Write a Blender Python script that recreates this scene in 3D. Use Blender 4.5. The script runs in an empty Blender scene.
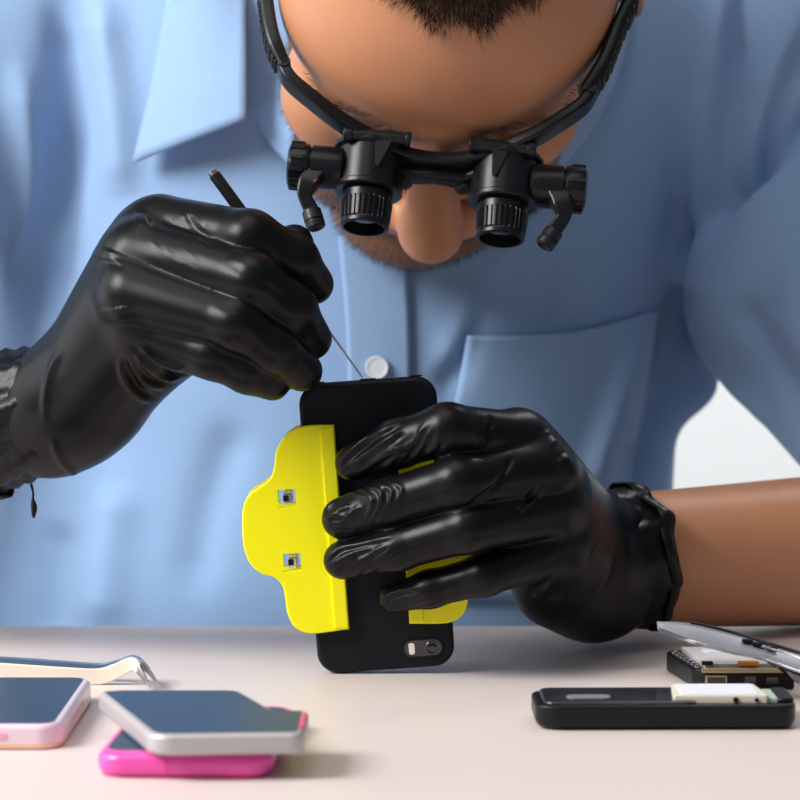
import bpy, bmesh, math, random
import numpy as np
from mathutils import Vector, Matrix
from mathutils.bvhtree import BVHTree

random.seed(7)
rng = np.random.default_rng(7)
SC = bpy.context.scene
COL = SC.collection
T = 0.75                       # height of the table top
PI = math.pi

# ------------------------------------------------------------------ camera
FPX = 2820.0
CAM = np.array([0.0, -1.2, T + 0.2012])
PITCH = math.radians(4.0)
FWD = np.array([0, math.cos(PITCH), -math.sin(PITCH)])
UP = np.array([0, math.sin(PITCH), math.cos(PITCH)])
RT = np.array([1.0, 0, 0])


def ray(px, py):
    return FWD + RT * ((px - 400) / FPX) + UP * ((400 - py) / FPX)


def W(px, py, Y):
    """point seen at a pixel, lying in the upright plane Y"""
    d = ray(px, py)
    return CAM + d * ((Y - CAM[1]) / d[1])


def WT(px, py, z=0.0):
    """point seen at a pixel, lying z above the table"""
    d = ray(px, py)
    return CAM + d * ((T + z - CAM[2]) / d[2])


def proj(P):
    q = np.asarray(P, float) - CAM
    D = q @ FWD
    return np.stack([400 + FPX * (q @ RT) / D, 400 - FPX * (q @ UP) / D], -1)


# ------------------------------------------------------------------ objects
def tag(o, label=None, cat=None, group=None, kind=None):
    if label: o['label'] = label
    if cat: o['category'] = cat
    if group: o['group'] = group
    if kind: o['kind'] = kind
    return o


def empty(name, loc=(0, 0, 0)):
    o = bpy.data.objects.new(name, None)
    COL.objects.link(o)
    o.location = loc
    o.empty_display_size = 0.02
    bpy.context.view_layer.update()
    return o


def link(name, me, m=None, parent=None, smooth=True):
    if m is not None:
        for mm in (m if isinstance(m, (list, tuple)) else [m]):
            me.materials.append(mm)
    if smooth:
        me.polygons.foreach_set('use_smooth', [True] * len(me.polygons))
    o = bpy.data.objects.new(name, me)
    COL.objects.link(o)
    if parent is not None:
        o.parent = parent
        bpy.context.view_layer.update()
        o.matrix_parent_inverse = parent.matrix_world.inverted()
    return o


def mesh(name, V, F, m=None, parent=None, smooth=True):
    me = bpy.data.meshes.new(name)
    me.from_pydata([tuple(map(float, v)) for v in V], [], [tuple(map(int, f)) for f in F])
    me.update()
    return link(name, me, m, parent, smooth)


def sharp(o, deg=35):
    """smooth shading that keeps edges sharper than the angle"""
    me = o.data
    bm = bmesh.new(); bm.from_mesh(me)
    bmesh.ops.recalc_face_normals(bm, faces=bm.faces)
    a = math.radians(deg)
    for e in bm.edges:
        if len(e.link_faces) == 2 and e.calc_face_angle(0) > a:
            e.smooth = False
    bm.to_mesh(me); bm.free()
    return o


class MB:
    """collects shapes into one mesh"""
    def __init__(self):
        self.V = []; self.F = []

    def add(self, V, F):
        b = len(self.V)
        self.V += [tuple(map(float, v)) for v in V]
        self.F += [tuple(int(i) + b for i in f) for f in F]
        return self

    def build(self, name, m, parent=None, deg=35):
        o = sharp(mesh(name, self.V, self.F, m, parent), deg)
        wn = o.modifiers.new('shade', 'WEIGHTED_NORMAL'); wn.keep_sharp = True; wn.weight = 90
        return o


def frame_of(axis, hint=(0, 0, 1)):
    a = np.array(axis, float); a /= np.linalg.norm(a)
    h = np.array(hint, float)
    if abs(a @ h) > 0.95 * np.linalg.norm(h): h = np.array([1.0, 0, 0])
    u = np.cross(h, a); u /= np.linalg.norm(u)
    return u, np.cross(a, u), a


def lathe(mb, o, axis, prof, n=40, cap=True, hint=(0, 0, 1), mod=None):
    """profile [(t, r)] swept about an axis from o"""
    u, v, a = frame_of(axis, hint); o = np.array(o, float)
    V = []; F = []
    for j, (t, r) in enumerate(prof):
        for i in range(n):
            th = 2 * PI * i / n
            rr = r if mod is None else mod(t, r, th)
            V.append(o + a * t + (u * math.cos(th) + v * math.sin(th)) * rr)
    for j in range(len(prof) - 1):
        for i in range(n):
            k = (i + 1) % n
            F.append((j * n + i, j * n + k, (j + 1) * n + k, (j + 1) * n + i))
    if cap:
        F.append(tuple(range(n))[::-1]); F.append(tuple((len(prof) - 1) * n + i for i in range(n)))
    return mb.add(V, F)


def rod(mb, a, b, r, r2=None, n=24, bev=0.25):
    a = np.array(a, float); b = np.array(b, float); L = np.linalg.norm(b - a)
    r2 = r if r2 is None else r2
    e = min(bev * min(r, r2), L * .3)
    return lathe(mb, a, b - a, [(0, r - e), (e * .3, r - e * .3), (e, r), (L - e, r2), (L - e * .3, r2 - e * .3), (L, r2 - e)], n)


def smooth_path(P, n):
    """Catmull-Rom through points"""
    P = np.array(P, float)
    Q = np.vstack([2 * P[0] - P[1], P, 2 * P[-1] - P[-2]])
    out = []
    m = len(P) - 1
    for s in np.linspace(0, m, n):
        i = min(int(s), m - 1); t = s - i
        p0, p1, p2, p3 = Q[i], Q[i + 1], Q[i + 2], Q[i + 3]
        out.append(0.5 * ((2 * p1) + (-p0 + p2) * t + (2 * p0 - 5 * p1 + 4 * p2 - p3) * t * t + (-p0 + 3 * p1 - 3 * p2 + p3) * t ** 3))
    return np.array(out)


def sweep(mb, P, prof, hints, closed_prof=True, scale=None):
    """sweep a profile [(a, b)] along points P; a along hint-side, b along the other normal"""
    P = np.array(P, float); n = len(P)
    H = np.array(hints, float)
    if H.ndim == 1: H = np.repeat(H[None], n, 0)
    V = []; F = []; m = len(prof)
    for i in range(n):
        t = P[min(i + 1, n - 1)] - P[max(i - 1, 0)]; t /= np.linalg.norm(t)
        h = H[i] - t * (H[i] @ t); h /= np.linalg.norm(h)
        g = np.cross(t, h)
        s = 1.0 if scale is None else scale[i]
        for (a, b) in prof:
            V.append(P[i] + h * a * s + g * b * s)
    for i in range(n - 1):
        for j in range(m):
            k = (j + 1) % m
            F.append((i * m + j, i * m + k, (i + 1) * m + k, (i + 1) * m + j))
    F.append(tuple(range(m))[::-1]); F.append(tuple((n - 1) * m + j for j in range(m)))
    return mb.add(V, F)


def rrect(a, b, r, seg=4):
    """rounded rectangle outline of half sizes a, b"""
    out = []
    for cx, cy, s in ((a - r, b - r, 0), (-a + r, b - r, 1), (-a + r, -b + r, 2), (a - r, -b + r, 3)):
        for i in range(seg + 1):
            th = PI / 2 * (s + i / seg)
            out.append((cx + r * math.cos(th), cy + r * math.sin(th)))
    return out


def round_poly(P, radii, seg=6):
    """round the corners of a polygon (counter clockwise)"""
    P = [np.array(p, float) for p in P]; n = len(P); out = []
    if not hasattr(radii, '__len__'): radii = [radii] * n
    for i in range(n):
        a, b, c = P[i - 1], P[i], P[(i + 1) % n]
        r = radii[i]
        if r <= 0: out.append(tuple(b)); continue
        u = (a - b); v = (c - b); lu, lv = np.linalg.norm(u), np.linalg.norm(v); u /= lu; v /= lv
        d = min(r, lu * .49, lv * .49)
        p0 = b + u * d; p1 = b + v * d
        for k in range(seg + 1):
            t = k / seg
            out.append(tuple((1 - t) ** 2 * p0 + 2 * t * (1 - t) * b + t * t * p1))
    return out


def inset(poly, d):
    P = np.array(poly); n = len(P)
    A = P - np.roll(P, 1, 0); B = np.roll(P, -1, 0) - P
    A /= np.linalg.norm(A, axis=1)[:, None] + 1e-12; B /= np.linalg.norm(B, axis=1)[:, None] + 1e-12
    nA = np.stack([-A[:, 1], A[:, 0]], 1); nB = np.stack([-B[:, 1], B[:, 0]], 1)
    m = nA + nB; m /= np.linalg.norm(m, axis=1)[:, None] + 1e-12
    c = np.clip((m * nA).sum(1), .4, 1)
    return P + m * (d / c)[:, None]


def slab(mb, outline, z0, z1, bev, M, seg=4, bev0=None):
    """a plate with rounded rims: outline counter clockwise in local x, y; M = (origin, ex, ey, ez)"""
    o, ex, ey, ez = [np.array(q, float) for q in M]
    b0 = bev if bev0 is None else bev0
    rings = []
    for i in range(seg + 1):
        th = PI / 2 * i / seg
        rings.append((b0 * (1 - math.sin(th)), z0 + b0 * (1 - math.cos(th))))
    for i in range(seg + 1):
        th = PI / 2 * i / seg
        rings.append((bev * (1 - math.cos(th)), z1 - bev * (1 - math.sin(th))))
    V = []; F = []; n = len(outline)
    for d, z in rings:
        for p in inset(outline, d):
            V.append(o + ex * p[0] + ey * p[1] + ez * z)
    for j in range(len(rings) - 1):
        for i in range(n):
            k = (i + 1) % n
            F.append((j * n + i, j * n + k, (j + 1) * n + k, (j + 1) * n + i))
    F.append(tuple(range(n))[::-1]); F.append(tuple((len(rings) - 1) * n + i for i in range(n)))
    return mb.add(V, F)


def box(mb, c, hx, hy, hz, M=None, bev=0.0006):
    M = M or (np.zeros(3), np.eye(3)[0], np.eye(3)[1], np.eye(3)[2])
    o, ex, ey, ez = [np.array(q, float) for q in M]
    c = o + ex * c[0] + ey * c[1] + ez * c[2]
    b = min(bev, hx * .45, hy * .45, hz * .45)
    return slab(mb, rrect(hx, hy, b, 2), -hz, hz, b, (c, ex, ey, ez), 2)


# ------------------------------------------------------------------ distance fields
def smin(a, b, k):
    if k <= 0: return np.minimum(a, b)
    h = np.maximum(k - np.abs(a - b), 0) / k
    return np.minimum(a, b) - h * h * k * 0.25


def smax(a, b, k):
    return -smin(-a, -b, k)


def cone(a, b, r1, r2):
    """rounded cone between two points"""
    a = np.array(a, np.float32); b = np.array(b, np.float32)
    ba = b - a; l2 = float(ba @ ba); rr = r1 - r2; a2 = max(l2 - rr * rr, 1e-9); il2 = 1.0 / l2

    def f(X, Y, Z):
        x, y, z = X - a[0], Y - a[1], Z - a[2]
        yy = x * ba[0] + y * ba[1] + z * ba[2]
        zz = yy - l2
        wx, wy, wz = x * l2 - ba[0] * yy, y * l2 - ba[1] * yy, z * l2 - ba[2] * yy
        x2 = wx * wx + wy * wy + wz * wz
        y2 = yy * yy * l2; z2 = zz * zz * l2
        k = np.sign(rr) * rr * rr * x2
        d = (np.sqrt(x2 * a2 * il2) + yy * rr) * il2 - r1
        d = np.where(np.sign(zz) * a2 * z2 > k, np.sqrt(x2 + z2) * il2 - r2, d)
        d = np.where(np.sign(yy) * a2 * y2 < k, np.sqrt(x2 + y2) * il2 - r1, d)
        return d
    R = max(r1, r2)
    return f, np.minimum(a, b) - R, np.maximum(a, b) + R


def ell(c, r, ax=None):
    """ellipsoid; ax rows = its axes"""
    c = np.array(c, np.float32); A = np.eye(3) if ax is None else np.array(ax, float)
    r = np.array(r, float)

    def f(X, Y, Z):
        x, y, z = X - c[0], Y - c[1], Z - c[2]
        q = [(A[i][0] * x + A[i][1] * y + A[i][2] * z) for i in range(3)]
        k0 = np.sqrt(sum((q[i] / r[i]) ** 2 for i in range(3)))
        k1 = np.sqrt(sum((q[i] / r[i] ** 2) ** 2 for i in range(3))) + 1e-9
        return k0 * (k0 - 1) / k1
    e = np.sqrt(sum((A[i] * r[i]) ** 2 for i in range(3)))
    return f, c - e, c + e


class Field:
    def __init__(self, lo, hi, h):
        self.lo = np.array(lo, float); self.h = h
        self.n = np.ceil((np.array(hi, float) - self.lo) / h).astype(int) + 1
        self.V = np.full(self.n, 0.05, np.float32)

    def block(self, lo, hi):
        i0 = np.clip(np.floor((lo - self.lo) / self.h).astype(int), 0, self.n - 1)
        i1 = np.clip(np.ceil((hi - self.lo) / self.h).astype(int) + 1, 1, self.n)
        sl = tuple(slice(a, b) for a, b in zip(i0, i1))
        g = [(self.lo[k] + self.h * np.arange(i0[k], i1[k])).astype(np.float32) for k in range(3)]
        return sl, g[0][:, None, None], g[1][None, :, None], g[2][None, None, :]

    def add(self, prim, k=0.0, pad=None):
        f, lo, hi = prim
        pad = (k + 4 * self.h) if pad is None else pad
        sl, X, Y, Z = self.block(np.array(lo) - pad, np.array(hi) + pad)
        self.V[sl] = smin(self.V[sl], f(X, Y, Z).astype(np.float32), k)
        return self

    def sub(self, prim, k=0.0):
        f, lo, hi = prim
        pad = k + 4 * self.h
        sl, X, Y, Z = self.block(np.array(lo) - pad, np.array(hi) + pad)
        self.V[sl] = smax(self.V[sl], -f(X, Y, Z).astype(np.float32), k)
        return self

    def nets(self):
        V = self.V; h = self.h
        V[0] = V[-1] = 0.05; V[:, 0] = V[:, -1] = 0.05; V[:, :, 0] = V[:, :, -1] = 0.05
        ins = (V < 0)
        s = np.zeros(tuple(np.array(V.shape) - 1), np.uint8)
        offs = [(i, j, k) for i in (0, 1) for j in (0, 1) for k in (0, 1)]
        for (i, j, k) in offs:
            s += ins[i:i + s.shape[0], j:j + s.shape[1], k:k + s.shape[2]]
        C = np.argwhere((s > 0) & (s < 8))
        idx = np.full(s.shape, -1, np.int32)
        idx[C[:, 0], C[:, 1], C[:, 2]] = np.arange(len(C))
        vals = np.stack([V[C[:, 0] + i, C[:, 1] + j, C[:, 2] + k] for (i, j, k) in offs], 1)
        O = np.array(offs, float)
        acc = np.zeros((len(C), 3)); cnt = np.zeros(len(C))
        for a in range(8):
            for b in range(a + 1, 8):
                if abs(O[a] - O[b]).sum() != 1: continue
                va, vb = vals[:, a], vals[:, b]
                m = (va < 0) != (vb < 0)
                t = np.where(m, va / np.where(m, va - vb, 1), 0)
                p = O[a] + t[:, None] * (O[b] - O[a])
                acc += p * m[:, None]; cnt += m
        P = self.lo + h * (C + acc / cnt[:, None])
        F = []
        for ax in range(3):
            sa = [slice(None)] * 3; sb = [slice(None)] * 3
            sa[ax] = slice(0, -1); sb[ax] = slice(1, None)
            d = ins[tuple(sa)] != ins[tuple(sb)]
            E = np.argwhere(d)
            up = ins[E[:, 0], E[:, 1], E[:, 2]]
            b1, b2 = [(1, 2), (2, 0), (0, 1)][ax]
            q = []
            for (o1, o2) in ((0, 0), (-1, 0), (-1, -1), (0, -1)):
                c = E.copy(); c[:, b1] += o1; c[:, b2] += o2
                q.append(idx[c[:, 0], c[:, 1], c[:, 2]])
            Q = np.stack(q, 1)
            Q[~up] = Q[~up][:, ::-1]
            F.append(Q)
        F = np.vstack(F)
        return P, F


def fast_mesh(name, P, F, m, parent=None):
    me = bpy.data.meshes.new(name)
    me.vertices.add(len(P)); me.vertices.foreach_set('co', np.asarray(P, np.float32).ravel())
    me.loops.add(F.size); me.loops.foreach_set('vertex_index', F.astype(np.int32).ravel())
    me.polygons.add(len(F)); me.polygons.foreach_set('loop_start', np.arange(0, F.size, 4, dtype=np.int32))
    me.update(calc_edges=True); me.validate()
    return link(name, me, m, parent)


def vnormals(P, F):
    a = P[F[:, 2]] - P[F[:, 0]]; b = P[F[:, 3]] - P[F[:, 1]]
    fn = np.cross(a, b); N = np.zeros_like(P)
    for k in range(4): np.add.at(N, F[:, k], fn)
    return N / (np.linalg.norm(N, axis=1)[:, None] + 1e-12)


def relax(P, F, it=1, w=0.5):
    for _ in range(it):
        S = np.zeros_like(P); c = np.zeros(len(P))
        for k in range(4):
            np.add.at(S, F[:, k], P[F[:, (k + 1) % 4]]); np.add.at(c, F[:, k], 1)
            np.add.at(S, F[:, (k + 1) % 4], P[F[:, k]]); np.add.at(c, F[:, (k + 1) % 4], 1)
        P = P * (1 - w) + w * S / c[:, None]
    return P


def seg_dist(Q, A, B):
    d = B - A; t = np.clip(((Q - A) @ d) / (d @ d + 1e-12), 0, 1)
    return np.linalg.norm(Q - A - t[:, None] * d, axis=1), t


def ridges(P, F, lines, side=(0, -1, 0), maxy=None):
    """raise (h > 0) or sink (h < 0) the surface along drawn lines: (points px, width px, height mm)"""
    N = vnormals(P, F)
    vis = np.clip((N @ -FWD) * 3 + 0.3, 0, 1)
    if maxy is not None: vis = vis * np.clip((maxy - P[:, 1]) / 0.01, 0, 1)
    uv = proj(P); D = np.zeros(len(P))
    for pts, w, hgt in lines:
        pts = np.array(pts, float)
        if len(pts) > 2: pts = smooth_path(pts, 4 * len(pts))
        lo = pts.min(0) - 3 * w; hi = pts.max(0) + 3 * w
        s = np.where((uv > lo).all(1) & (uv < hi).all(1))[0]
        if not len(s): continue
        best = np.full(len(s), 1e9); bt = np.zeros(len(s)); n = len(pts) - 1
        for i in range(n):
            d, t = seg_dist(uv[s], pts[i], pts[i + 1])
            u = d < best
            best[u] = d[u]; bt[u] = (i + t[u]) / n
        fade = np.clip(np.minimum(bt, 1 - bt) * 5 + 0.15, 0, 1)
        D[s] += hgt * 1e-3 * np.exp(-(best / w) ** 2) * fade
    return P + N * (D * vis)[:, None]


def steps(P, F, lines):
    """cloth lapping over itself: raised on one side of a drawn line, dropping sharply on the other: (points px, falloff px, height mm, side)"""
    N = vnormals(P, F); vis = np.clip((N @ -FWD) * 3 + 0.3, 0, 1); uv = proj(P); D = np.zeros(len(P))
    for pts, w, hgt, sd in lines:
        pts = smooth_path(pts, 24); lo = pts.min(0) - 3 * w; hi = pts.max(0) + 3 * w
        s = np.where((uv > lo).all(1) & (uv < hi).all(1))[0]
        best = np.full(len(s), 1e9); bt = np.zeros(len(s)); sg = np.zeros(len(s)); n = len(pts) - 1
        for i in range(n):
            d, t = seg_dist(uv[s], pts[i], pts[i + 1]); u = d < best
            e = pts[i + 1] - pts[i]; q = uv[s] - pts[i]
            best[u] = d[u]; bt[u] = (i + t[u]) / n; sg[u] = np.sign(e[0] * q[:, 1] - e[1] * q[:, 0])[u]
        fade = np.clip(np.minimum(bt, 1 - bt) * 4 + 0.1, 0, 1)
        ww = np.where(sg * sd > 0, w, 3.5)
        D[s] += hgt * 1e-3 * np.exp(-(best / ww) ** 2) * fade
    return P + N * (D * vis)[:, None]


# ------------------------------------------------------------------ materials
def mat(name, col, rough=0.5, metal=0.0, bump=None, spec=0.5, sss=0.0, coat=0.0, vary=None, trans=0.0, ior=1.45, emit=None, sheen=0.0, aniso_scale=None):
    m = bpy.data.materials.new(name); m.use_nodes = True
    nt = m.node_tree; b = nt.nodes['Principled BSDF']
    b.inputs['Base Color'].default_value = (*col, 1)
    b.inputs['Roughness'].default_value = rough
    b.inputs['Metallic'].default_value = metal
    b.inputs['Specular IOR Level'].default_value = spec
    b.inputs['IOR'].default_value = ior
    if sss:
        b.inputs['Subsurface Weight'].default_value = sss
        b.inputs['Subsurface Radius'].default_value = (1.0, .35, .2)
        b.inputs['Subsurface Scale'].default_value = 0.004
    if coat:
        b.inputs['Coat Weight'].default_value = coat; b.inputs['Coat Roughness'].default_value = 0.08
    if trans: b.inputs['Transmission Weight'].default_value = trans
    if sheen:
        b.inputs['Sheen Weight'].default_value = sheen
    if emit:
        b.inputs['Emission Color'].default_value = (*emit[0], 1); b.inputs['Emission Strength'].default_value = emit[1]
    tc = nt.nodes.new('ShaderNodeTexCoord')
    vec = tc.outputs['Object']
    if aniso_scale:
        mp = nt.nodes.new('ShaderNodeMapping'); mp.inputs['Scale'].default_value = aniso_scale
        nt.links.new(vec, mp.inputs['Vector']); vec = mp.outputs['Vector']
    if vary:                                   # (scale, second colour, amount)
        n = nt.nodes.new('ShaderNodeTexNoise'); n.inputs['Scale'].default_value = vary[0]; n.inputs['Detail'].default_value = 4
        nt.links.new(vec, n.inputs['Vector'])
        mx = nt.nodes.new('ShaderNodeMix'); mx.data_type = 'RGBA'
        mx.inputs['A'].default_value = (*col, 1); mx.inputs['B'].default_value = (*vary[1], 1)
        mr = nt.nodes.new('ShaderNodeMapRange'); mr.inputs['From Min'].default_value = .35; mr.inputs['From Max'].default_value = .65
        mr.inputs['To Max'].default_value = vary[2]
        nt.links.new(n.outputs['Fac'], mr.inputs['Value']); nt.links.new(mr.outputs['Result'], mx.inputs['Factor'])
        nt.links.new(mx.outputs['Result'], b.inputs['Base Color'])
    if bump:                                   # list of (scale, strength, distance mm)
        prev = None
        for (s, st, dist) in bump:
            n = nt.nodes.new('ShaderNodeTexNoise'); n.inputs['Scale'].default_value = s; n.inputs['Detail'].default_value = 3
            nt.links.new(vec, n.inputs['Vector'])
            bp = nt.nodes.new('ShaderNodeBump'); bp.inputs['Strength'].default_value = st; bp.inputs['Distance'].default_value = dist * 1e-3
            nt.links.new(n.outputs['Fac'], bp.inputs['Height'])
            if prev: nt.links.new(prev.outputs['Normal'], bp.inputs['Normal'])
            prev = bp
        nt.links.new(prev.outputs['Normal'], b.inputs['Normal'])
    return m


def skin_material():
    m = mat('skin', (.40, .175, .088), .42, bump=[(420, .12, .25), (1500, .12, .1)], spec=.45, sss=.12)
    nt = m.node_tree; b = nt.nodes['Principled BSDF']
    at = nt.nodes.new('ShaderNodeAttribute'); at.attribute_name = 'beard'
    lp = nt.nodes.new('ShaderNodeAttribute'); lp.attribute_name = 'lips'
    tc = nt.nodes.new('ShaderNodeTexCoord')
    n = nt.nodes.new('ShaderNodeTexNoise'); n.inputs['Scale'].default_value = 55; n.inputs['Detail'].default_value = 4
    nt.links.new(tc.outputs['Object'], n.inputs['Vector'])
    m0 = nt.nodes.new('ShaderNodeMix'); m0.data_type = 'RGBA'
    m0.inputs['A'].default_value = (.54, .245, .125, 1); m0.inputs['B'].default_value = (.47, .205, .105, 1)
    nt.links.new(n.outputs['Fac'], m0.inputs['Factor'])
    m1 = nt.nodes.new('ShaderNodeMix'); m1.data_type = 'RGBA'
    m1.inputs['B'].default_value = (.13, .066, .038, 1)
    nt.links.new(at.outputs['Fac'], m1.inputs['Factor']); nt.links.new(m0.outputs['Result'], m1.inputs['A'])
    m2 = nt.nodes.new('ShaderNodeMix'); m2.data_type = 'RGBA'
    m2.inputs['B'].default_value = (.40, .13, .10, 1)
    nt.links.new(lp.outputs['Fac'], m2.inputs['Factor']); nt.links.new(m1.outputs['Result'], m2.inputs['A'])
    nt.links.new(m2.outputs['Result'], b.inputs['Base Color'])
    return m


def shirt_material():
    m = mat('blue_cotton', (.30, .50, .78), .85, spec=.2, sheen=.25)
    nt = m.node_tree; b = nt.nodes['Principled BSDF']
    tc = nt.nodes.new('ShaderNodeTexCoord')
    prev = None
    cols = []
    for sc in ((2400, 300, 300), (300, 300, 2400)):
        mp = nt.nodes.new('ShaderNodeMapping'); mp.inputs['Scale'].default_value = sc
        nt.links.new(tc.outputs['Object'], mp.inputs['Vector'])
        n = nt.nodes.new('ShaderNodeTexNoise'); n.inputs['Scale'].default_value = 1.0; n.inputs['Detail'].default_value = 2
        nt.links.new(mp.outputs['Vector'], n.inputs['Vector']); cols.append(n)
        bp = nt.nodes.new('ShaderNodeBump'); bp.inputs['Strength'].default_value = .12; bp.inputs['Distance'].default_value = .0002
        nt.links.new(n.outputs['Fac'], bp.inputs['Height'])
        if prev: nt.links.new(prev.outputs['Normal'], bp.inputs['Normal'])
        prev = bp
    nt.links.new(prev.outputs['Normal'], b.inputs['Normal'])
    ad = nt.nodes.new('ShaderNodeMath'); ad.operation = 'ADD'
    nt.links.new(cols[0].outputs['Fac'], ad.inputs[0]); nt.links.new(cols[1].outputs['Fac'], ad.inputs[1])
    mr = nt.nodes.new('ShaderNodeMapRange'); mr.inputs['From Min'].default_value = .75; mr.inputs['From Max'].default_value = 1.25
    nt.links.new(ad.outputs['Value'], mr.inputs['Value'])
    mx = nt.nodes.new('ShaderNodeMix'); mx.data_type = 'RGBA'
    mx.inputs['A'].default_value = (.25, .40, .64, 1); mx.inputs['B'].default_value = (.28, .43, .67, 1)
    nt.links.new(mr.outputs['Result'], mx.inputs['Factor']); nt.links.new(mx.outputs['Result'], b.inputs['Base Color'])
    return m


M = {}
M['skin'] = skin_material()
M['shirt'] = shirt_material()
M['glove'] = mat('black_nitrile', (.004, .004, .0052), .34, bump=[(95, .10, 1.0), (520, .10, .2)], spec=.24)
M['cuff'] = mat('black_nitrile_cuff', (.004, .004, .0052), .36, bump=[(140, .4, 1.5), (600, .2, .25)], spec=.26)
M['hair'] = mat('brown_hair', (.034, .017, .009), .5, spec=.4)
M['stub'] = mat('beard_hair', (.03, .016, .009), .55, spec=.3)
M['eyew'] = mat('eye_white', (.75, .72, .68), .15)
M['iris'] = mat('dark_iris', (.02, .01, .006), .1)
M['button'] = mat('button_plastic', (.62, .66, .72), .3)
M['plastic'] = mat('black_plastic', (.006, .006, .008), .30, bump=[(900, .06, .1)], spec=.35)
M['plastic2'] = mat('satin_black_plastic', (.010, .010, .012), .38, spec=.35)
M['rubber'] = mat('black_rubber', (.012, .012, .013), .6)
M['lens'] = mat('dark_lens_glass', (.004, .004, .006), .06, spec=.8, coat=.6)
M['red'] = mat('red_wire', (.5, .01, .05), .4)
M['case'] = mat('matte_black_case', (.006, .007, .010), .5, bump=[(2500, .08, .08)], spec=.22)
M['yellow'] = mat('yellow_plastic', (.99, .93, .004), .38, spec=.4, sss=.05)
M['chrome'] = mat('chrome', (.80, .80, .82), .14, 1.0)
M['steel'] = mat('steel', (.50, .50, .52), .28, 1.0)
M['dsteel'] = mat('dark_steel', (.10, .10, .11), .3, 1.0)
M['tool'] = mat('black_tool_handle', (.010, .010, .012), .3)
M['table'] = mat('beige_laminate', (.71, .615, .58), .42, bump=[(300, .06, .2)], spec=.35, vary=(6, (.73, .635, .60), .6))
M['tleg'] = mat('grey_metal', (.45, .45, .46), .4, .8)
M['screen'] = mat('dark_screen_glass', (.036, .066, .118), .36, spec=.10)  # blue in the base colour stands in for the shirt's blurred reflection
M['pinkw'] = mat('pale_pink_body', (.80, .62, .70), .3, coat=.3)
M['gold'] = mat('rose_gold_rim', (.85, .56, .42), .35, .35)
M['pinkb'] = mat('pink_button', (.78, .38, .52), .3)
M['silver'] = mat('silver_body', (.50, .475, .48), .36, .25)
M['pink'] = mat('hot_pink_body', (.86, .085, .42), .3, coat=.3)
M['pinkd'] = mat('deep_pink_rim', (.72, .03, .26), .3)
M['cream'] = mat('cream_coating', (.80, .72, .60), .45)
M['blueg'] = mat('blue_grey_coating', (.12, .19, .30), .35, .3)
M['bshell'] = mat('black_phone_shell', (.007, .007, .009), .36, spec=.28)
M['bgloss'] = mat('gloss_black_panel', (.02, .022, .032), .16, vary=(60, (.10, .09, .10), .35))
M['label'] = mat('white_paper_label', (.80, .79, .88), .55)
M['board'] = mat('silver_shield', (.74, .73, .71), .4, .25, bump=[(260, .3, .6)])
M['brass'] = mat('brass_frame', (.50, .42, .24), .35, .7)
M['orange'] = mat('orange_flex', (.85, .30, .03), .45)
M['greyplate'] = mat('grey_plastic_plate', (.33, .33, .35), .35, .3)
M['gpcb'] = mat('pale_green_clip', (.45, .58, .48), .4)
M['wall'] = mat('white_wall_paint', (.90, .92, .92), .8, bump=[(80, .1, .5)])
M['floor'] = mat('grey_floor', (.42, .41, .40), .5, vary=(4, (.38, .37, .36), .6))

# ------------------------------------------------------------------ the room
mb = MB(); box(mb, (0, 1.2, -0.05), 3.2, 3.6, 0.05); tag(mb.build('floor', M['floor']), kind='structure')
mb = MB(); box(mb, (0, 2.45, 1.35), 3.2, 0.05, 1.35); tag(mb.build('wall_back', M['wall']), kind='structure')

tab = empty('work_table', (0, -0.13, 0))
tag(tab, 'pale beige work table with phones, phone parts and tweezers lying on it', 'table')
TE = 0.137
mb = MB(); slab(mb, rrect(.75, .31, .012, 4), -.028, 0, .004, ((0, TE - .31, T), (1, 0, 0), (0, 1, 0), (0, 0, 1)))
mb.build('tabletop', M['table'], tab)
for sx in (-.68, .68):
    for sy in (TE - .57, TE - .05):
        mb = MB(); box(mb, (sx, sy, (T - .028) / 2), .022, .022, (T - .028) / 2, bev=.003); mb.build('leg', M['tleg'], tab)

# ------------------------------------------------------------------ head pose
HP = math.radians(60); ROLL = math.radians(2.2); YAW = math.radians(-3.0)
HSC = 1.06e-3
HN = np.array([0, -math.cos(HP), -math.sin(HP)]); HU = np.array([0, -math.sin(HP), math.cos(HP)]); HX = np.array([1.0, 0, 0])


def rot(v, ax, a):
    ax = np.array(ax, float) / np.linalg.norm(ax)
    return v * math.cos(a) + np.cross(ax, v) * math.sin(a) + ax * (ax @ v) * (1 - math.cos(a))


HX, HN = rot(HX, HU, YAW), rot(HN, HU, YAW)
HX, HN, HU = [rot(v, (0, 1, 0), ROLL) for v in (HX, HN, HU)]
BROW = W(438, 130, 0.050)
HC = BROW - HN * 97 * HSC - HU * 20 * HSC


def H(x, f, u):
    """head-local millimetres (x to picture right, f out of the face, u towards the crown)"""
    return HC + HX * x * HSC + HN * f * HSC + HU * u * HSC


HAX = [HX, HN, HU]


def hs(x, f, u, r): return cone(H(x, f, u), H(x, f, u) + 1e-5, r * HSC, r * HSC - 1e-7)
def hc(a, b, r1, r2): return cone(H(*a), H(*b), r1 * HSC, r2 * HSC)
def he(c, r): return ell(H(*c), np.array(r) * HSC, HAX)


# ------------------------------------------------------------------ arms and hands
def PX(p): return W(*p)


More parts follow.
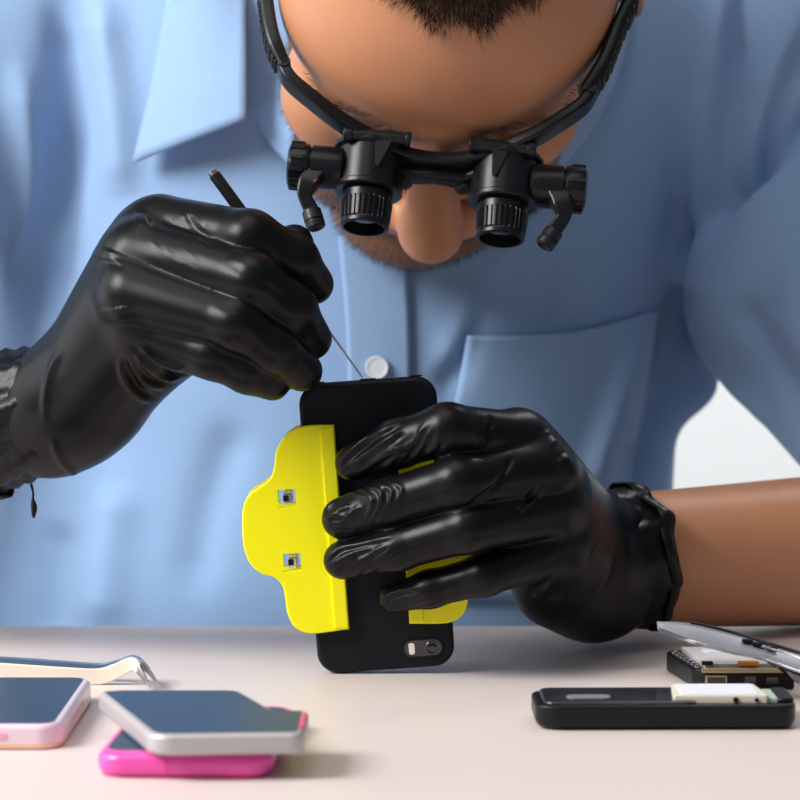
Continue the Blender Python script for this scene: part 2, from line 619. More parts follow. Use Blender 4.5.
# image-left hand (holds the probe)
A_f = {
    'index': [((164, 228, .000), 14), ((250, 239, -.028), 11.8), ((293, 260, -.023), 10.4), ((313, 284, -.0125), 8.8)],
    'middle': [((143, 254, -.016), 14.5), ((252, 281, -.042), 11.8), ((291, 309, -.036), 10.3), ((311, 339, -.024), 8.8)],
    'ring': [((135, 294, -.026), 14.5), ((236, 323, -.045), 11.2), ((273, 348, -.041), 9.9), ((302, 371, -.032), 8.6)],
    'pinky': [((146, 332, -.024), 13.5), ((213, 354, -.037), 10.2), ((248, 371, -.037), 9.0), ((272, 382, -.033), 7.8)],
}
A_palm = [
    (((80, 395, .030), 22), ((148, 236, .004), 14.5)), (((78, 402, .018), 22), ((132, 262, -.010), 15)),
    (((88, 396, .012), 19), ((134, 300, -.018), 15)), (((96, 396, .010), 18), ((148, 338, -.016), 14.5)),
    (((105, 382, .02), 18), ((175, 345, -.004), 14)),
]
A_thumb = [((100, 385, .040), 20), ((185, 320, .045), 14), ((255, 268, .030), 11), ((294, 244, .0165), 8.6)]
A_wrist = (58, 408, .022); A_elbow = (-400, 525, .115)
# image-right hand (holds the phone)
B_f = {
    'index': [((517, 443, -.010), 13.3), ((447, 430, -.034), 10.9), ((397, 444, -.0265), 9.9), ((353, 463, -.0190), 7.7)],
    'middle': [((541, 472, -.016), 14), ((458, 482, -.040), 10.8), ((390, 502, -.0300), 9.9), ((342, 519, -.0210), 8.6)],
    'ring': [((548, 508, -.014), 13.5), ((468, 528, -.039), 10.2), ((397, 548, -.0290), 9.3), ((343, 560, -.0210), 8.3)],
    'pinky': [((558, 546, -.006), 13), ((484, 575, -.030), 8.6), ((430, 589, -.0240), 7.6), ((393, 598, -.0170), 6.4)],
}
B_palm = [
    (((582, 530, .066), 16), ((518, 444, -.003), 14)), (((588, 542, .060), 17), ((543, 474, -.006), 14.5)),
    (((592, 562, .056), 19), ((556, 506, -.004), 15)), (((592, 580, .058), 18.5), ((560, 548, .002), 15)),
    (((588, 590, .064), 18.5), ((556, 578, .022), 16)), (((582, 560, .066), 19), ((545, 520, .03), 17)),
]
B_thumb = [((580, 548, .062), 18), ((510, 505, .050), 14), ((448, 476, .036), 11), ((405, 455, .026), 9.2)]
B_wrist = (626, 562, .080); B_elbow = (965, 544, .17)


def hand_prims(fing, palm, thumb, s):
    """list of finger chains and the palm, radii scaled by s"""
    pal = [cone(PX(a[0]), PX(b[0]), a[1] * s * 1e-3, b[1] * s * 1e-3) for a, b in palm]
    ch = []
    for c in list(fing.values()) + [thumb]:
        ch.append([cone(PX(c[i][0]), PX(c[i + 1][0]), c[i][1] * s * 1e-3, c[i + 1][1] * s * 1e-3) for i in range(3)])
    return pal, ch


def build_hand(fing, palm, thumb, extra, h):
    pts = np.array([PX(q[0]) for c in list(fing.values()) + [thumb] for q in c] + [PX(e[0]) for e in extra for e in e])
    pts = np.vstack([pts] + [np.array([PX(a[0]), PX(b[0])]) for a, b in palm])
    lo = pts.min(0) - .032; hi = pts.max(0) + .032
    fl = Field(lo, hi, h)
    pal, ch = hand_prims(fing, palm, thumb, 1.0)
    for p in pal: fl.add(p, .012)
    for a, b in extra:
        fl.add(cone(PX(a[0]), PX(b[0]), a[1] * 1e-3, b[1] * 1e-3), .014)
    base = fl.V.copy(); out = base.copy()
    for c in ch:
        g = Field(lo, hi, h)
        for p in c: g.add(p, .004)
        out = smin(out, smin(base, g.V, .009), .0012)
    fl.V = out
    P, F = fl.nets()
    return relax(P, F, 2, .5), F


# ------------------------------------------------------------------ person
torso = [   # chest, belly, shoulders: shared by the body (shrunk) and the shirt
    ell((-.034, .345, T + .10), (.186, .150, .36)),
    ell((-.030, .335, T + .28), (.205, .125, .15)),
    ell((-.045, .33, T - .10), (.195, .150, .20)),
]
SHR = W(772, 50, .315); MDR = W(793, 300, .262); ELR = W(985, 490, .19); SHL = W(10, 10, .30); ELL = W(-400, 500, .15)
body_prims = []
lo = np.array([-.46, -.06, T - .22]); hi = np.array([.36, .50, T + .46])
fb = Field(lo, hi, .002)
for c, r in (((-.030, .355, T + .10), (.165, .125, .32)), ((-.030, .345, T + .26), (.18, .10, .13)), ((-.045, .34, T - .10), (.17, .125, .15))):
    fb.add(ell(c, r), .04)
for a, b, r1, r2 in ((SHR + np.array([.012, .035, 0]), MDR + np.array([.012, .022, 0]), .026, .028), (MDR + np.array([.012, .022, 0]), ELR, .028, .036), (SHL, ELL, .045, .037)): fb.add(cone(a, b, r1, r2), .03)
EB = PX(B_elbow); WB = PX(B_wrist); EA = PX(A_elbow); WA = PX(A_wrist)
fb.add(cone(ELR, EB, .037, .038), .02); fb.add(cone(EB, WB, .034, .0255), .02)
fb.add(cone(EB * .62 + WB * .38 + np.array([0, .008, 0]), WB + np.array([0, .010, 0]), .0322, .0262), .02)
fb.add(cone(ELL, EA, .037, .036), .02); fb.add(cone(EA, WA, .036, .0225), .02)
for args in ((A_f, A_palm, A_thumb), (B_f, B_palm, B_thumb)):
    pal, ch = hand_prims(*args, .84)
    for p in pal: fb.add(p, .010)
    for c in ch:
        for p in c: fb.add(p, .003)
# head
neck_base = np.array([.0, .36, T + .30])
head = [(he((-1, -2, 38), (77, 94, 76)), 0), (he((-2.5, 46, 32), (66, 50, 46)), 18), (he((-8, 40, -30), (59, 50, 64)), 16)]
for s in (-1, 1):
    head += [(hc((s * 42, 80, 15), (s * 12, 89, 15), 8.5, 8), 10), (hs(s * 41 - 5, 60, -20, 24), 14),
             (hc((s * 53 - 3, 5, -58), (s * 22 - 8, 66, -98), 18, 18), 14), (hs(s * 35 - 6, 62, -64, 24), 14)]
head += [(he((-10, 75, -101), (28, 20, 19)), 12), (he((-4, 70, -68), (36, 27, 28)), 12)]
for p, k in head: fb.add(p, k * 1e-3)
for s in (-1, 1):
    fb.sub(hs(s * 32, 103, -3, 17), .012); fb.add(hs(s * 32, 77, -4, 13.5), .002)
    fb.add(hc((s * 44, 81, 3), (s * 20, 88, 3), 4, 4), .005)
fb.add(hc((0, 90, 12), (0, 111, -28), 9, 12.5), .010); fb.add(hs(0, 113, -37, 14.5), .006)
for s in (-1, 1):
    fb.add(hs(s * 16, 101, -42, 9.5), .005)
    fb.sub(hc((s * 6.5, 108, -53), (s * 6, 106, -44), 3.6, 3.0), .002)
fb.add(hc((-21, 90, -68), (-3, 98, -64), 3, 4.5), .004).add(hc((21, 90, -68), (3, 98, -64), 3, 4.5), .004)
fb.add(hc((-18, 90, -73), (0, 95, -76), 3.5, 5.5), .004).add(hc((18, 90, -73), (0, 95, -76), 3.5, 5.5), .004)
fb.sub(hc((-20, 99, -70), (20, 99, -70), 1.2, 1.2), .003)
for s in (-1, 1):
    A = [rot(v, HU, s * .35) for v in HAX]
    fb.add(ell(H(s * 79, -14, -14), (.0065, .017, .032), A), .006)
    fb.sub(ell(H(s * 85, -10, -12), (.005, .010, .020), A), .003)
fb.add(cone(H(0, -22, -50), neck_base, .056, .062), .025)
bp, bf = fb.nets()
bp = relax(bp, bf, 2, .5)
person = fast_mesh('person', bp, bf, M['skin'])
tag(person, 'man in light blue shirt bending over a phone, wearing black gloves', 'person')
# pigment masks of beard and lips, on the head
L = (bp - HC) @ np.array(HAX).T / HSC
x, f_, u = L[:, 0], L[:, 1], L[:, 2]
onhead = (np.abs(x) < 90) & (f_ > -20) & (f_ < 122) & (u > -130) & (u < 20)
sm = lambda v, a, b: np.clip((v - a) / (b - a), 0, 1)
low = sm(-u, 46, 64) * sm(np.abs(x) * 1.0 + 3, 8, 14) + sm(-u, 82, 90)
side = sm(np.abs(x) + (-u) * .75, 78, 98)
beard = np.clip(np.maximum(sm(-u, 50, 60) * sm(f_, 20, 40), side * sm(-u, 0, 30)), 0, 1) * onhead
hl0 = 75.5 + 8 * (np.abs(x - 12) / 40) ** 2
oh0 = ((np.abs(x) < 85) & (f_ > -120) & (f_ < 110) & (u > -40) & (u < 125)) * 1.0
lips = (np.exp(-((u + 70) / 6.5) ** 4) * np.exp(-(x / 22) ** 6) * (f_ > 86)) * onhead
beard = np.maximum(beard * (1 - lips), oh0 * sm(u - hl0, -2, 6) * 1.55 * (1 - .6 * sm(np.abs(x), 50, 76)))
for nm, arr in (('beard', beard * .62), ('lips', lips * .8)):
    at = person.data.attributes.new(nm, 'FLOAT', 'POINT'); at.data.foreach_set('value', arr.astype(np.float32))

# ---- hair, stubble, eyebrows: real strands
bn = vnormals(bp, bf)


def strands(name, roots, normals, dirs, length, rad, m, jitter=.35, seg=3, droop=0.0):
    V = []; F = []
    for P0, N0, D0 in zip(roots, normals, dirs):
        d = D0 + rng.normal(0, jitter, 3); d = d / np.linalg.norm(d)
        l = length * rng.uniform(.6, 1.2)
        b = len(V); u_, v_, _ = frame_of(d, N0 + 1e-3)
        p = P0 - N0 * .0006
        for k in range(seg + 1):
            r = rad * (1 - .85 * k / seg)
            for a in range(3):
                V.append(p + (u_ * math.cos(a * 2.094) + v_ * math.sin(a * 2.094)) * r)
            d = d + HAX[1] * 0 - N0 * droop; d /= np.linalg.norm(d)
            p = p + d * l / seg
        for k in range(seg):
            for a in range(3):
                c = (a + 1) % 3
                F.append((b + k * 3 + a, b + k * 3 + c, b + k * 3 + 3 + c, b + k * 3 + 3 + a))
    return mesh(name, V, F, m, person)


def pick(mask, n):
    s = np.where(mask)[0]
    return rng.choice(s, min(n, len(s)), replace=len(s) < n)


oh = (np.abs(x) < 85) & (f_ > -120) & (f_ < 110) & (u > -40) & (u < 125)
hairline = 75.5 + 8 * (np.abs(x - 12) / 40) ** 2 + 2 * np.sin(x * .3) + np.clip(rng.normal(0, 1.6, len(x)), -3, 3)
hz = oh & ~((np.abs(x) > 58) & (u > 8) & (u < 46)) & ((u > hairline) | ((f_ < 22) & (u > 4 - .25 * f_)))
wt = np.where(hz, (1 + 4 * np.exp(-(x / 48) ** 2) * sm(f_, -20, 55)) * (1 - .75 * sm(np.abs(x), 50, 76)), 0.0)
idx = rng.choice(len(x), 34000, p=wt / wt.sum())
strands('hair', bp[idx], bn[idx], bn[idx] * .45 + HN * .50 + HX * (.25 * np.sin(x[idx] * .09)[:, None]), .0090, .00011, M['hair'], .20, 3, .06)
stz = onhead & (beard > .45) & (u < 0)
vis_low = stz & (f_ > 10)
idx = pick(vis_low, 9000)
strands('stubble', bp[idx], bn[idx], bn[idx] * .8 - HU * .5, .0046, .00011, M['stub'], .3, 2)
for s in (-1, 1):
    arch = 15.5 + 5 * np.exp(-((x * s - 38) / 16) ** 2) - .12 * np.abs(x * s - 30)
    eb = (x * s > 11) & (x * s < 56) & (np.abs(u - arch - 1) < 3.6 - .05 * np.abs(x * s - 22)) & (f_ > 60) & (f_ < 112)
    idx = pick(eb, 520)
    strands('eyebrow', bp[idx], bn[idx], bn[idx] * .45 + HX * s * .9 + HU * .3, .0052, .00013, M['hair'], .25, 3)
for s in (-1, 1):
    mb = MB(); lathe(mb, H(s * 32, 79.5, -10), HN * .8 - HU * .6, [(.0110, .0003), (.0107, .002), (.0100, .0046), (.008, .0075), (.004, .0103), (0, .0110)], 24)
    eye = mb.build('eye', M['eyew'], person)
    mb = MB(); lathe(mb, H(s * 32, 79.5, -10) + (HN * .8 - HU * .6) * .0103, HN * .8 - HU * .6, [(0, .0054), (.0006, .0045), (.0011, .002), (.0012, .0003)], 20)
    mb.build('iris', M['iris'], eye)

# ------------------------------------------------------------------ gloves
def glove_lines_A():
    Ls = []
    # grooves between fingers run on along the back of the hand
    Ls += [([(186, 214), (196, 228), (216, 246)], 3.2, -.7)]
    # tension wrinkles at the index knuckle
    for a, b, c in [((166, 222), (184, 236), (205, 249)), ((172, 218), (188, 229), (206, 242)), ((180, 214), (192, 222), (205, 234)), ((160, 228), (180, 244), (200, 260)), ((188, 212), (196, 218), (204, 226)), ((150, 240), (168, 256), (186, 268)), ((165, 250), (184, 264), (204, 276))]:
        Ls.append(([a, b, c], 1.8, .28)); Ls.append(([(a[0] + 3, a[1] + 2), (b[0] + 3, b[1] + 2), (c[0] + 3, c[1] + 2)], 1.6, -.22))
    # wrist folds
    for a, b, c in [((140, 347), (160, 362), (188, 374)), ((136, 355), (152, 372), (178, 380)), ((130, 362), (144, 382), (165, 388)), ((124, 368), (134, 392), (150, 402)), ((120, 360), (124, 380), (136, 396)), ((146, 365), (166, 376), (184, 375))]:
        Ls.append(([a, b, c], 3.0, 1.3)); Ls.append(([(a[0] + 5, a[1] - 2), (b[0] + 5, b[1] - 4), (c[0] + 4, c[1] - 5)], 2.4, -1.0))
    Ls += [([(112, 250), (108, 262)], 12, 1.6), ([(118, 306), (120, 322)], 12, 1.4), ([(134, 222), (150, 219)], 10, 1.0)]
    Ls += [([(60, 350), (48, 380), (44, 420)], 4, 1.2), ([(52, 440), (62, 462), (80, 478)], 4, 1.2)]
    # long soft dents along the fingers
    Ls += [([(215, 300), (250, 318), (280, 345)], 5, -.5), ([(225, 262), (262, 282), (296, 308)], 5, -.5)]
    return Ls


def glove_lines_B():
    Ls = []
    Ls += [([(480, 450), (488, 436), (492, 418)], 3.4, -1.6), ([(470, 505), (496, 486), (513, 456)], 3.4, -1.4), ([(515, 512), (526, 505), (538, 486)], 3.0, -1.6)]
    Ls += [([(476, 452), (483, 436), (486, 420)], 2.6, .7), ([(520, 508), (531, 503), (542, 490)], 2.6, .9)]
    # index: long pleats to the tip
    for a, b, c in [((345, 458), (368, 438), (398, 422)), ((352, 466), (378, 446), (402, 430)), ((360, 472), (384, 456), (405, 446)), ((338, 464), (352, 450), (372, 434)), ((398, 462), (412, 446), (425, 424)), ((410, 462), (422, 446), (430, 430)), ((384, 470), (396, 456), (414, 440)), ((425, 455), (436, 446), (440, 434))]:
        Ls.append(([a, b, c], 2.3, .75)); Ls.append(([(a[0] + 3, a[1] + 4), (b[0] + 3, b[1] + 4), (c[0] + 3, c[1] + 4)], 2.0, -.6))
    # middle: crinkled tip
    for p in [[(322, 512), (336, 500), (352, 494), (366, 498)], [(324, 522), (340, 510), (352, 506)], [(326, 524), (342, 523), (354, 510), (362, 508)], [(330, 514), (344, 516), (352, 512)], [(352, 490), (366, 492), (372, 506), (362, 524)], [(366, 486), (380, 492), (378, 508), (368, 526)], [(378, 484), (392, 492), (384, 512), (376, 524)], [(392, 482), (402, 490), (394, 508)], [(332, 532), (346, 530), (356, 534)]]:
        Ls.append((p, 1.9, .85))
    Ls += [([(372, 488), (378, 500), (368, 520)], 2.4, -.7), ([(385, 486), (386, 504), (374, 522)], 2.4, -.6)]
    # ring: pleats
    for p in [[(326, 560), (340, 548), (360, 544), (392, 536)], [(330, 566), (350, 554), (375, 546)], [(345, 574), (362, 560), (384, 546)], [(356, 573), (372, 562), (392, 550)], [(366, 573), (382, 563), (402, 552)], [(332, 572), (344, 562), (356, 556)]]:
        Ls.append((p, 1.9, .75))
        Ls.append(([(q[0] + 2, q[1] + 4) for q in p], 1.8, -.5))
    # little finger
    for p in [[(380, 600), (396, 592), (420, 588)], [(384, 606), (404, 600), (424, 592)], [(408, 606), (424, 598), (436, 590)], [(418, 604), (432, 598), (446, 588)]]:
        Ls.append((p, 1.8, .5)); Ls.append(([(q[0] + 2, q[1] + 3) for q in p], 1.7, -.4))
    # knuckle and heel
    Ls += [([(560, 456), (569, 468), (572, 484)], 8, 1.8), ([(545, 430), (556, 446)], 7, .8)]
    Ls += [([(530, 590), (540, 586), (551, 577)], 2.6, -1.4), ([(533, 596), (545, 591), (556, 578)], 2.6, 1.1), ([(548, 602), (562, 598), (572, 588)], 3, .8)]
    Ls += [([(577, 575), (592, 560), (600, 540)], 4, -.8), ([(590, 600), (606, 575), (612, 545)], 5, .9)]
    return Ls


def cuff_mesh(rings, nth, parent, seed, thick=.0007, skew=0.0):
    """a bunched glove cuff lofted through rings: (centre, axis, up hint, a, b, wave amp)"""
    rg = np.random.default_rng(seed)
    ph = rg.uniform(0, 6.28, (8,)); fr = np.array([2, 3, 5, 7, 9, 12, 16, 21]); am = np.array([.5, .6, .7, .8, .7, .55, .4, .28])
    V = []; F = []; n = len(rings)
    for j, (c, ax, hint, a, b, w) in enumerate(rings):
        u_, v_, t_ = frame_of(ax, hint)
        for i in range(nth):
            th = 2 * PI * i / nth
            wv = sum(am[k] * math.sin(fr[k] * th + ph[k] + j * (.16 + .05 * k)) for k in range(8)) * w * .55
            lv = sum(am[k] * math.cos(fr[k] * th + ph[k] * 1.7 + j * .1) for k in range(4)) * w * .55
            lv -= skew * math.sin(th) * (j / (n - 1)) ** 2
            V.append(np.array(c) + u_ * math.cos(th) * (a + wv) + v_ * math.sin(th) * (b + wv) + t_ * lv)
    for j in range(n - 1):
        for i in range(nth):
            k = (i + 1) % nth
            F.append((j * nth + i, j * nth + k, (j + 1) * nth + k, (j + 1) * nth + i))
    o = mesh('cuff', V, F, M['cuff'], parent)
    bm = bmesh.new(); bm.from_mesh(o.data); bmesh.ops.recalc_face_normals(bm, faces=bm.faces); bm.to_mesh(o.data); bm.free()
    md = o.modifiers.new('thick', 'SOLIDIFY'); md.thickness = thick; md.offset = 0
    return o


Agl_extra = [(((82, 390, .022), 21.5), ((62, 408, .024), 22.3)), (((62, 408, .023), 22.3), ((44, 422, .028), 22.8))]
gp, gf = build_hand(A_f, A_palm, A_thumb, Agl_extra, .0009)
gp = ridges(gp, gf, glove_lines_A())
gloveA = fast_mesh('glove', gp, gf, M['glove'], person); gloveA['label'] = 'black glove on the hand holding the probe'
WA = PX((62, 408, .023)); dA = (EA - WA) / np.linalg.norm(EA - WA)
base = PX((64, 405, .0232))
ringsA = []
for s, a, w in ((-6, .0240, .0003), (0, .0258, .0004), (4, .0268, .0008), (8, .0286, .0012), (12, .0276, .0011), (16, .0292, .0016), (20, .0282, .0014), (24, .0300, .0017), (28, .0290, .0015), (32, .0306, .0018), (37, .0298, .0017), (40, .0314, .0020), (44, .0320, .0020), (46, .0330, .0022), (44, .0340, .0022), (40, .0340, .0020)):
    ringsA.append((base + dA * (s * 1e-3), dA, (0, 1, 0), a - .0012, a - .0012, w))
cuffA = cuff_mesh(ringsA, 150, gloveA, 3)
mb = MB(); pth = smooth_path([W(31, 484, -.012), W(33, 492, -.012), W(33, 500, -.012), W(34, 508, -.012), W(33.5, 518, -.012)], 24)
sweep(mb, pth, [(.0006 * math.cos(t), .0006 * math.sin(t)) for t in np.linspace(0, 5.5, 8)], (1, 0, 0), scale=[1, 1, 1, 1, .8, .8, .8, .8, .8, .8, .9, 1.0, 1.3, 1.6, 1.9, 2.1, 2.2, 2.2, 2.1, 2.0, 1.8, 1.5, 1.2, .6])
mb.build('torn_shred', M['cuff'], gloveA)

Bgl_extra = [(((588, 556, .064), 23), ((606, 560, .072), 25.5)), (((606, 560, .072), 25.5), ((636, 562, .084), 27)), (((556, 583, .034), 17), ((592, 591, .064), 19))]
gp, gf = build_hand(B_f, B_palm, B_thumb, Bgl_extra, .0009)
gp = ridges(gp, gf, glove_lines_B())
gloveB = fast_mesh('glove', gp, gf, M['glove'], person); gloveB['label'] = 'black glove on the hand gripping the phone'
dB = (EB - WB) / np.linalg.norm(EB - WB)
base = PX((578, 560, .062))
ringsB = []
for s, a, b, w in ((0, .0256, .0270, .0003), (3, .0272, .0290, .0006), (6, .0280, .0300, .0008), (9, .0274, .0292, .0008), (13, .0284, .0306, .0010), (17, .0290, .0312, .0012), (21, .0284, .0306, .0010), (25, .0292, .0318, .0012), (29, .0298, .0324, .0013), (33, .0300, .0328, .0014), (35, .0306, .0332, .0016), (33, .0314, .0338, .0016), (29, .0314, .0338, .0014)):
    ringsB.append((base + dB * (s * 1e-3), dB, (0, 0, 1), a, b, w))
cuffB = cuff_mesh(ringsB, 150, gloveB, 11, skew=.006)

# ------------------------------------------------------------------ shirt
lo = np.array([-.50, .05, T - .26]); hi = np.array([.40, .56, T + .42])
fs = Field(lo, hi, .0025)
for p in torso: fs.add(p, .05)
fr = Field(lo, hi, .0025); fr.add(cone(SHR, MDR, .056, .053), 0); fr.add(cone(W(790, 15, .33), W(840, 15, .33), .055, .055), .03); fr.add(cone(MDR, ELR, .054, .061), .012)
fs.V = smin(fs.V, fr.V, .007)
fs.add(cone(SHL, ELL, .066, .058), .035)
fs.add(cone(SHR + np.array([0, .01, .012]), np.array([.03, .35, T + .345]), .064, .064), .05)
fs.add(cone(SHL, np.array([-.05, .35, T + .335]), .06, .06), .05)
fs.sub(cone(H(0, -22, -50) + np.array([0, -.02, .02]), neck_base + np.array([0, 0, .06]), .060, .064), .012)
fs.add(cone(W(676, 280, .32), W(690, 380, .32), .022, .014), .03)
hoff = (ELR - SHR) / np.linalg.norm(ELR - SHR)
sp, sf = fs.nets()
sp = relax(sp, sf, 3, .5)
folds = [
    ([(690, 290), (668, 360), (648, 440), (630, 490)], 8, -6.0), ([(640, 330), (610, 420), (585, 500)], 12, 6.0),
    ([(500, 250), (470, 330), (440, 400)], 14, -6.0), ([(530, 200), (480, 300), (440, 380)], 14, 6.0), ([(640, 60), (600, 160), (560, 260)], 30, 5), ([(600, 190), (560, 280), (545, 330)], 22, -4),
    ([(60, -10), (70, 100), (60, 220), (40, 330)], 18, -10.0), ([(100, -10), (118, 100), (125, 200)], 16, 8), ([(20, 60), (28, 180), (15, 330)], 16, 8),
    ([(150, 200), (120, 300), (90, 420)], 22, 5.0), ([(240, 420), (210, 500), (190, 600)], 22, -5.0), ([(120, 480), (110, 560), (105, 630)], 22, 7.0), ([(60, 520), (50, 580), (45, 640)], 20, -7),
    ([(740, 300), (770, 350), (820, 420)], 14, -6.0), ([(790, 250), (800, 330), (840, 400)], 18, 6.0), ([(715, 392), (740, 402), (765, 430)], 12, 4),
]
laps = [
    ([(742, -40), (716, 90), (694, 180), (672, 285)], 40, -17, -1), ([(850, 100), (800, 140), (740, 190), (688, 236)], 30, -18, 1),
    ([(810, 20), (782, 80), (752, 150), (735, 185)], 26, -11, -1), ([(672, 285), (657, 350), (641, 430), (620, 510)], 24, -14, -1),
]
sp = steps(sp, sf, laps)
sp = ridges(sp, sf, [(a_, b_, c_) for a_, b_, c_ in folds])
sp = relax(sp, sf, 2, .5)
shirt = fast_mesh('shirt', sp, sf, M['shirt'], person)
sbvh = BVHTree.FromPolygons([tuple(v) for v in sp.tolist()], [tuple(q) for q in sf.tolist()])


def onshirt(px, py, off=0.0, fallback=.21):
    d = ray(px, py); d = d / np.linalg.norm(d)
    h = sbvh.ray_cast(Vector(CAM), Vector(d))
    if h[0] is None: return W(px, py, fallback)
    return np.array(h[0]) - d * off


def patch(name, grid, off, thick, m, parent, sub=0):
    """cloth patch on the shirt: grid of pixels, or of 3D points"""
    n, k = len(grid), len(grid[0])
    V = [onshirt(q[0], q[1], off if len(q) < 3 else q[2]) for r in grid for q in r]
    F = [(i * k + j, i * k + j + 1, (i + 1) * k + j + 1, (i + 1) * k + j) for i in range(n - 1) for j in range(k - 1)]
    o = mesh(name, V, F, m, parent)
    md = o.modifiers.new('thick', 'SOLIDIFY'); md.thickness = thick; md.offset = 0
    return o


def lerp_grid(left, right, n, k):
    """rows between two drawn edges"""
    L_ = smooth_path(left, n); R_ = smooth_path(right, n)
    return [[tuple(L_[i] * (1 - t) + R_[i] * t) for t in np.linspace(0, 1, k)] for i in range(n)]


patch('placket', lerp_grid([(338, 236), (346, 330), (348, 430), (346, 530), (344, 660)], [(406, 236), (410, 330), (411, 430), (410, 530), (408, 660)], 60, 12), .0022, .0016, M['shirt'], shirt)
# pocket with a free upper hem
pk = lerp_grid([(468, 336), (455, 400), (440, 480), (430, 600)], [(660, 310), (648, 390), (632, 470), (622, 600)], 40, 28)
for j in range(28):
    t = j / 27
    for i in range(40):
        xx, yy = pk[i][j]; s = 1 - i / 39
        pk[i][j] = (xx, yy + 10 * s * math.sin(PI * min(1, t * 1.0)) * (1 if t < 1 else 0), .0020 + .0045 * s ** 6)
patch('pocket', pk, .003, .0016, M['shirt'], shirt)
bc = onshirt(377, 368, .0046)
mb = MB(); lathe(mb, bc + np.array([0, .0012, 0]), (0, -1, .1), [(0, .0050), (.0006, .0056), (.0016, .0058), (.0022, .0054), (.0020, .0042), (.0016, .0036)], 32)
btn = mb.build('button', M['button'], shirt)
# collar: outer leaf and inner stand around the neck
stand_lo = [W(392, 236, .186), W(330, 200, .186), W(288, 162, .190), W(258, 122, .200), W(246, 60, .222), W(244, -10, .25), W(262, -80, .30), W(330, -130, .375), W(440, -150, .40), W(550, -130, .375), W(620, -70, .30), W(632, -5, .25), W(622, 60, .222), W(590, 130, .20), W(520, 200, .188), W(420, 236, .186)]
stand_hi = [W(392, 222, .178), W(340, 178, .176), W(312, 150, .178), W(290, 120, .186), W(276, 58, .208), W(272, -20, .235), W(290, -110, .285), W(350, -175, .36), W(440, -195, .385), W(530, -175, .36), W(596, -110, .285), W(604, -15, .235), W(594, 50, .208), W(566, 120, .188), W(505, 190, .18), W(420, 222, .178)]
n = 90
lo_ = smooth_path(stand_lo, n); hi_ = smooth_path(stand_hi, n)
V = []; F = []; k = 8
for i in range(n):
    for j in range(k):
        t = j / (k - 1)
        V.append(lo_[i] * (1 - t) + hi_[i] * t)
for i in range(n - 1):
    for j in range(k - 1): F.append((i * k + j, i * k + j + 1, (i + 1) * k + j + 1, (i + 1) * k + j))
o = mesh('collar_stand', V, F, M['shirt'], shirt); md = o.modifiers.new('thick', 'SOLIDIFY'); md.thickness = .0022; md.offset = 0


def collar_leaf(outer, inner, k=14, n=30, bulge=.004):
    A_ = smooth_path(outer, n); B_ = smooth_path(inner, n); V = []; F = []
    for i in range(n):
        for j in range(k):
            t = j / (k - 1)
            V.append(B_[i] * (1 - t) + A_[i] * t + np.array([0, -bulge * math.sin(PI * t), 0]))
    for i in range(n - 1):
        for j in range(k - 1): F.append((i * k + j, i * k + j + 1, (i + 1) * k + j + 1, (i + 1) * k + j))
    o = mesh('collar', V, F, M['shirt'], shirt); md = o.modifiers.new('thick', 'SOLIDIFY'); md.thickness = .0026; md.offset = 0
    return o


def os_(px, py, off): return tuple(onshirt(px, py, off))


collar_leaf([os_(134, 162, .010), os_(152, 85, .008), os_(168, 2, .008), os_(186, -70, .010), W(260, -190, .36)],
            [W(246, 119, .176), W(246, 60, .184), W(246, 2, .20), W(252, -70, .24), W(330, -180, .36)], bulge=.005)
collar_leaf([os_(548, 168, .008), os_(578, 90, .008), os_(590, 10, .008), os_(596, -60, .010), W(600, -190, .36)],
            [W(500, 150, .182), W(530, 90, .186), W(552, 10, .20), W(562, -70, .24), W(560, -180, .36)], bulge=.003)

# ------------------------------------------------------------------ magnifying glasses
mg = empty('magnifying_glasses', H(0, 104, 6))
tag(mg, 'black magnifying glasses with two loupe barrels and side lamps worn by man', 'glasses')
# front bar and temple arms
H0 = H


def H(x, f, u): return H0(x, f + 2.0, u + 3.0)


bar = [(67, 77, 28), (62.5, 84, 27.5), (52, 91.5, 25.5), (40, 98, 21.5), (28, 102, 17), (14, 106, 12.5), (0, 107, 11)]
bar = [(-b[0], b[1], b[2]) for b in bar[:-1]] + [(b[0] * (1 - .066 * max(0, (b[0] - 30) / 37)), b[1], b[2]) for b in bar[::-1]]
Pb = smooth_path([H(*b) for b in bar], 70)
mb = MB(); sweep(mb, Pb, rrect(.0056, .0028, .0016, 3), HU); mb.build('frame', M['plastic'], mg)
for s in (-1, 1):
    pts = [(s * 65.5, 79, 28), (s * 72, 66, 29), (s * 77, 46, 29), (s * 82, 20, 30), (s * 86.5, -10, 31), (s * 88.5, -32, 24), (s * 89, -46, 12)]
    pts = [(p[0] - (6.0 * min(1, max(0, (p[1] - 5) / 45)) if s > 0 else 0), p[1], p[2]) for p in pts]
    P = smooth_path([H(*p) for p in pts], 80)
    mb = MB(); sweep(mb, P, rrect(.0056, .0024, .0015, 3), HU, scale=np.interp(np.arange(80), [0, 10, 30, 50, 79], [1.15, 1.35, 1.3, 1.0, .7]))
    arm = mb.build('temple_arm', M['plastic'], mg)
    mb = MB()                                                       # moulded grip ribs
    for q in np.linspace(.05, .42, 22):
        i = int(q * 79); t = P[i + 1] - P[i]; t /= np.linalg.norm(t)
        g = np.cross(t, HU); g /= np.linalg.norm(g)
        if g @ (HX * s) < 0: g = -g
        hu = np.cross(g, t); hu = hu if hu @ HU > 0 else -hu
        box(mb, (0, 0, 0), .00055, .0058, .0006, (P[i] + g * .0033, t, hu, g), .0003)
    mb.build('grip_ribs', M['rubber'], arm)
    mb = MB(); rod(mb, H(s * 66 - (4.5 if s > 0 else 0), 78, 22), H(s * 66 - (4.5 if s > 0 else 0), 78, 34), .0030); mb.build('hinge', M['plastic2'], mg)
